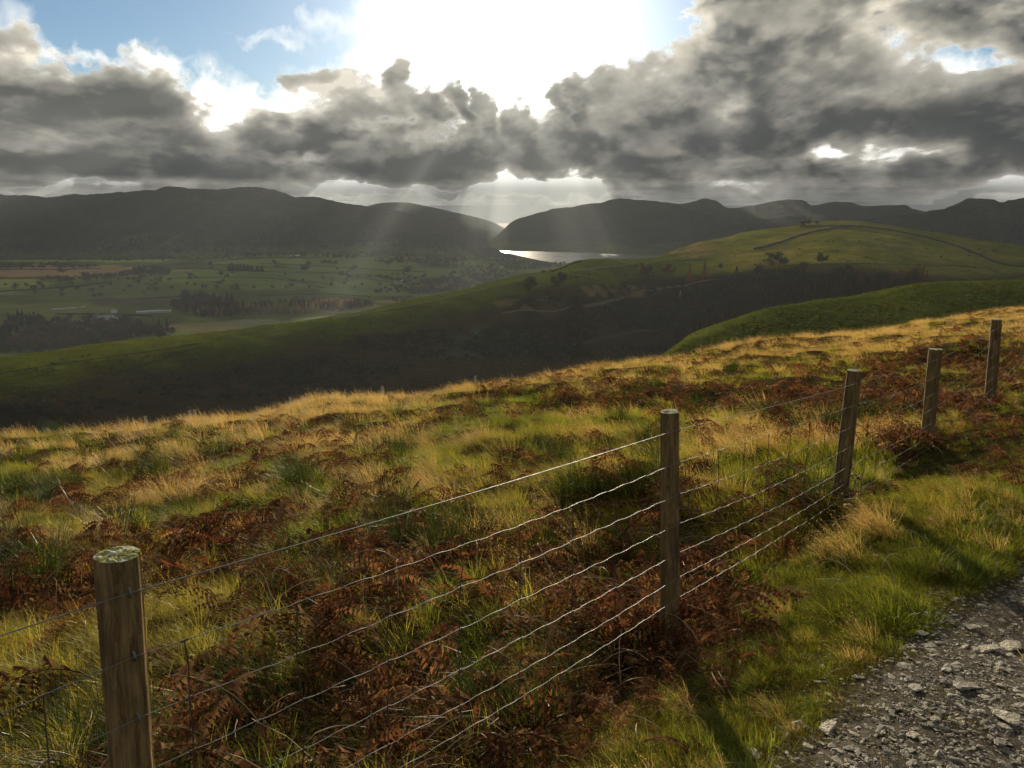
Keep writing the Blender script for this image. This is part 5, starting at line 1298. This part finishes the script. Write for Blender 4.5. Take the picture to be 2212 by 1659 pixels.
# section of the bank, far low base to overhanging top: (elevation seen from the viewpoint, distance)
SEC = [(.2, 98000), (.35, 57000), (.55, 37000), (.85, 24500), (1.2, 17500), (1.6, 13000), (1.95, 10800), (2.3, 9500), (2.8, 8300), (3.6, 7200), (5.0, 6000), (7.0, 5000), (9.0, 4300), (12, 3800), (16, 3450), (21, 3250)]
pe = np.concatenate([np.linspace(.2, 2.3, 46), np.linspace(2.36, 21, 230)])
PEL, PAZ = np.meshgrid(np.radians(pe), pa, indexing='ij')
RAD = np.exp(itp(np.degrees(PEL).ravel(), [(k[0], math.log(k[1])) for k in SEC], 1)).reshape(PEL.shape)
GZ = np.maximum(RAD*np.tan(PEL), BASE)
front = sstep(2.6, 4.0, np.degrees(PEL))
u = PAZ*9000; v = np.degrees(PEL)*157
bulge = (fbm(u/1300, v/800, 3, 72, .5)-.5)*500
RR = RAD-bulge*front
GX = RR*np.sin(PAZ); GY = RR*np.cos(PAZ)
qx, qy, _ = project(RAD*np.sin(PAZ), RAD*np.cos(PAZ), GZ)
w1 = fbm(u/620, v/420, 5, 74, .58)-.5; w2 = fbm(u/620+31, v/420+7, 5, 75, .58)-.5
jx = qx+150*w1; jy = qy+95*w2
TOP = [(-900, -60), (-500, 20), (-120, 70), (0, 92), (60, 108), (130, 106), (200, 112), (270, 104), (330, 122), (385, 172), (420, 205), (500, 200), (590, 196), (700, 196), (790, 192), (850, 182), (930, 168), (1000, 166), (1070, 176), (1150, 196), (1230, 184), (1290, 178), (1340, 140), (1400, 104), (1460, 80), (1520, 20), (1570, -60), (1650, -170), (2300, -220), (3200, -200)]
tp = np.interp(jx, [k[0] for k in TOP], [k[1] for k in TOP])
cov = np.clip((jy-tp)/75, -2, 1.15)
BITS = [  # (x, y, rx, ry, amount): lobes and breaks; some gaps added to let sun reach valley and haze
 (868, 140, 30, 56, 1.5), (20, 60, 60, 70, 1.1), (600, 84, 70, 20, .75), (700, 45, 50, 30, .6), (445, 35, 36, 22, .45), (1280, 8, 38, 36, 1.3), (690, 160, 110, 20, .8),
 (200, 210, 190, 60, .55), (820, 300, 260, 80, .35), (1250, 300, 200, 90, .3), (1640, 90, 150, 70, .35), (1500, 300, 220, 70, .3), (300, 370, 400, 40, .3), (2000, 270, 200, 50, .3), (2160, 30, 120, 40, .5),
 (490, 250, 44, 66, -1.6), (430, 200, 60, 34, -.9), (600, 208, 110, 22, -.7), (955, 278, 46, 17, -1.2), (826, 265, 66, 14, -1.1), (655, 338, 66, 12, -1.2), (955, 250, 14, 60, -.8), (1015, 235, 10, 50, -.6), (1095, 250, 13, 60, -.7), (1180, 250, 16, 60, -.8), (1235, 260, 10, 50, -.5), (870, 262, 10, 40, -.5), (610, 230, 60, 26, -.5), (560, 205, 110, 20, -.5),
 (1080, 388, 38, 36, -2.2), (1160, 402, 70, 24, -1.2), (1262, 408, 70, 26, -1.7), (912, 305, 100, 14, -.9), (715, 408, 80, 12, -.8), (625, 290, 28, 16, -.5), (170, 404, 130, 8, -1.0), (130, 300, 120, 14, -.5), (260, 262, 120, 16, -.3), (70, 322, 70, 12, -.5),
 (1590, 390, 50, 11, -.35), (945, 402, 175, 9, -1.5), (1785, 356, 66, 17, -1.5), (1940, 332, 130, 26, -1.3), (2075, 422, 90, 20, -1.2), (2195, 392, 50, 40, -1.4), (1566, 250, 30, 40, -1.1), (1585, 180, 26, 40, -.3),
 (2110, 108, 80, 34, -1.7), (1950, 130, 90, 50, -1.1), (1880, 60, 60, 60, -.35), (1850, 185, 70, 22, -.55), (2190, 150, 60, 20, -.8), (1690, 90, 60, 20, -.2)]
for (x0, y0, rx, ry, am) in BITS:
    cov += am*np.exp(-(((jx-x0)/rx)**2+((jy-y0)/ry)**2))
bil = 1-np.abs(2*fbm(u/420, v/260, 5, 78, .62)-1)
cov += (1-front)*.8*(fbm(GX/2600, GY/5200, 4, 80)-.5)-.62*sstep(2.25, 1.6, np.degrees(PEL))
cov += .55*(bil-.72)+1.7*(fbm(u/760, v/430, 7, 76, .62)-.5)+.7*(fbm(u/2400, v/1100, 3, 77)-.5)-.05
GLOW = [  # thin lobes that let the light through (x, y, rx, ry, amount)
 (490, 250, 62, 80, 1.1), (425, 200, 70, 50, .9), (600, 210, 130, 34, .9), (730, 180, 130, 36, .9), (350, 150, 60, 40, .7), (240, 118, 150, 16, .55), (60, 110, 60, 24, .5), (20, 50, 60, 60, .45), (620, 90, 90, 40, .9), (700, 40, 60, 50, .9),
 (620, 288, 40, 22, .5), (730, 408, 70, 14, .6), (1590, 392, 44, 14, .6), (1785, 356, 66, 20, .7), (1940, 330, 130, 34, .5), (2070, 424, 80, 22, .5), (2195, 395, 50, 50, .6), (1566, 245, 40, 50, .5), (1940, 130, 130, 70, .45), (1860, 60, 60, 60, .3), (2100, 160, 130, 40, .5),
 (140, 298, 140, 16, .4), (60, 322, 80, 14, .35), (270, 262, 110, 14, .35), (1500, 60, 40, 50, .5), (1250, 412, 90, 24, .6)]
glow = sum(am*np.exp(-(((jx-x0)/rx)**2+((jy-y0)/ry)**2)) for (x0, y0, rx, ry, am) in GLOW)
glow = glow+.50*sstep(.44, .72, fbm(u/560+9, v/330, 5, 81, .58))
glow = np.clip(glow*(.35+1.3*fbm(u/300, v/200, 4, 79, .6)), 0, 1)
lim = sstep(R(62), R(54), np.abs(PAZ)); topf = sstep(R(20.5), R(17), PEL)
cov = np.clip(cov, -1.2, 2.2)*lim*topf-1.2*(1-lim*topf)
nr, ncc = GX.shape; idx = np.arange(nr*ncc).reshape(nr, ncc)
Fq = np.stack([idx[:-1, :-1], idx[:-1, 1:], idx[1:, 1:], idx[1:, :-1]], -1).reshape(-1, 4)
Fq = Fq[cov.ravel()[Fq].max(1) > -.5]
used = np.unique(Fq); remap = np.full(nr*ncc, -1); remap[used] = np.arange(len(used))
m_cloud, t = new_mat('cloud_layer')
at = t.node('ShaderNodeAttribute', attribute_name='Col'); ch = t.sep(at.outputs['Vector'])
pos = t.node('ShaderNodeNewGeometry').outputs['Position']
n = t.node('ShaderNodeTexNoise', noise_dimensions='3D'); t.l.new(t.vmath('MULTIPLY', pos, (1/110, 1/900, 1/95)), n.inputs['Vector']); n.inputs['Detail'].default_value = 5; n.inputs['Roughness'].default_value = .62; n.inputs['Scale'].default_value = 1
c_ = t.math('ADD', ch[0], t.math('MULTIPLY', t.math('SUBTRACT', n.outputs[0], .5), .75))
al = t.ramp(c_, -.12, .36, True, 0, .985)
th = t.math('MULTIPLY', t.ramp(c_, .05, 1.3, False), t.math('SUBTRACT', 1.0, ch[1]))
tr = t.node('ShaderNodeBsdfTransparent')
df = t.node('ShaderNodeBsdfDiffuse'); df.inputs['Color'].default_value = (.70, .755, .83, 1)
tl = t.node('ShaderNodeBsdfTranslucent'); t.put(tl.inputs['Color'], t.mix(t.math('POWER', th, .40), (1, 1, 1), (.030, .040, .056)))
ad = t.node('ShaderNodeMixShader'); t.put(ad.inputs[0], .7); t.l.new(df.outputs[0], ad.inputs[1]); t.l.new(tl.outputs[0], ad.inputs[2])
mx = t.node('ShaderNodeMixShader'); t.put(mx.inputs[0], al); t.l.new(tr.outputs[0], mx.inputs[1]); t.l.new(ad.outputs[0], mx.inputs[2])
finish(t, mx.outputs[0])
me = mesh_np('clouds', np.stack([GX, GY, GZ], -1).reshape(-1, 3)[used], [remap[Fq]], [m_cloud], smooth=True)
cvv = cov.ravel()[used]; set_col(me, np.stack([cvv, glow.ravel()[used], cvv*0], -1))
link('clouds', me, kind='stuff', label='grey bank of broken cloud in front of the sun')
# ------------------------------------------------------------------ haze
m_haze, t = new_mat('haze_air')
pv = t.node('ShaderNodeVolumePrincipled')
pv.inputs['Color'].default_value = (.82, .91, 1.0, 1); pv.inputs['Density'].default_value = HAZE; pv.inputs['Anisotropy'].default_value = HAZE_G
o = t.node('ShaderNodeOutputMaterial'); t.l.new(pv.outputs[0], o.inputs['Volume'])
hx0, hx1, hy0, hy1, hz0, hz1 = -17500, 17500, -17500, 17500, -320, 335
hv = [(x, y, z) for z in (hz0, hz1) for x, y in ((hx0, hy0), (hx1, hy0), (hx1, hy1), (hx0, hy1))]
me = mesh_np('haze', np.array(hv), [np.array([(0, 3, 2, 1), (4, 5, 6, 7), (0, 1, 5, 4), (1, 2, 6, 5), (2, 3, 7, 6), (3, 0, 4, 7)])], [m_haze])
link('haze', me, kind='stuff', label='thin autumn haze filling the valley')
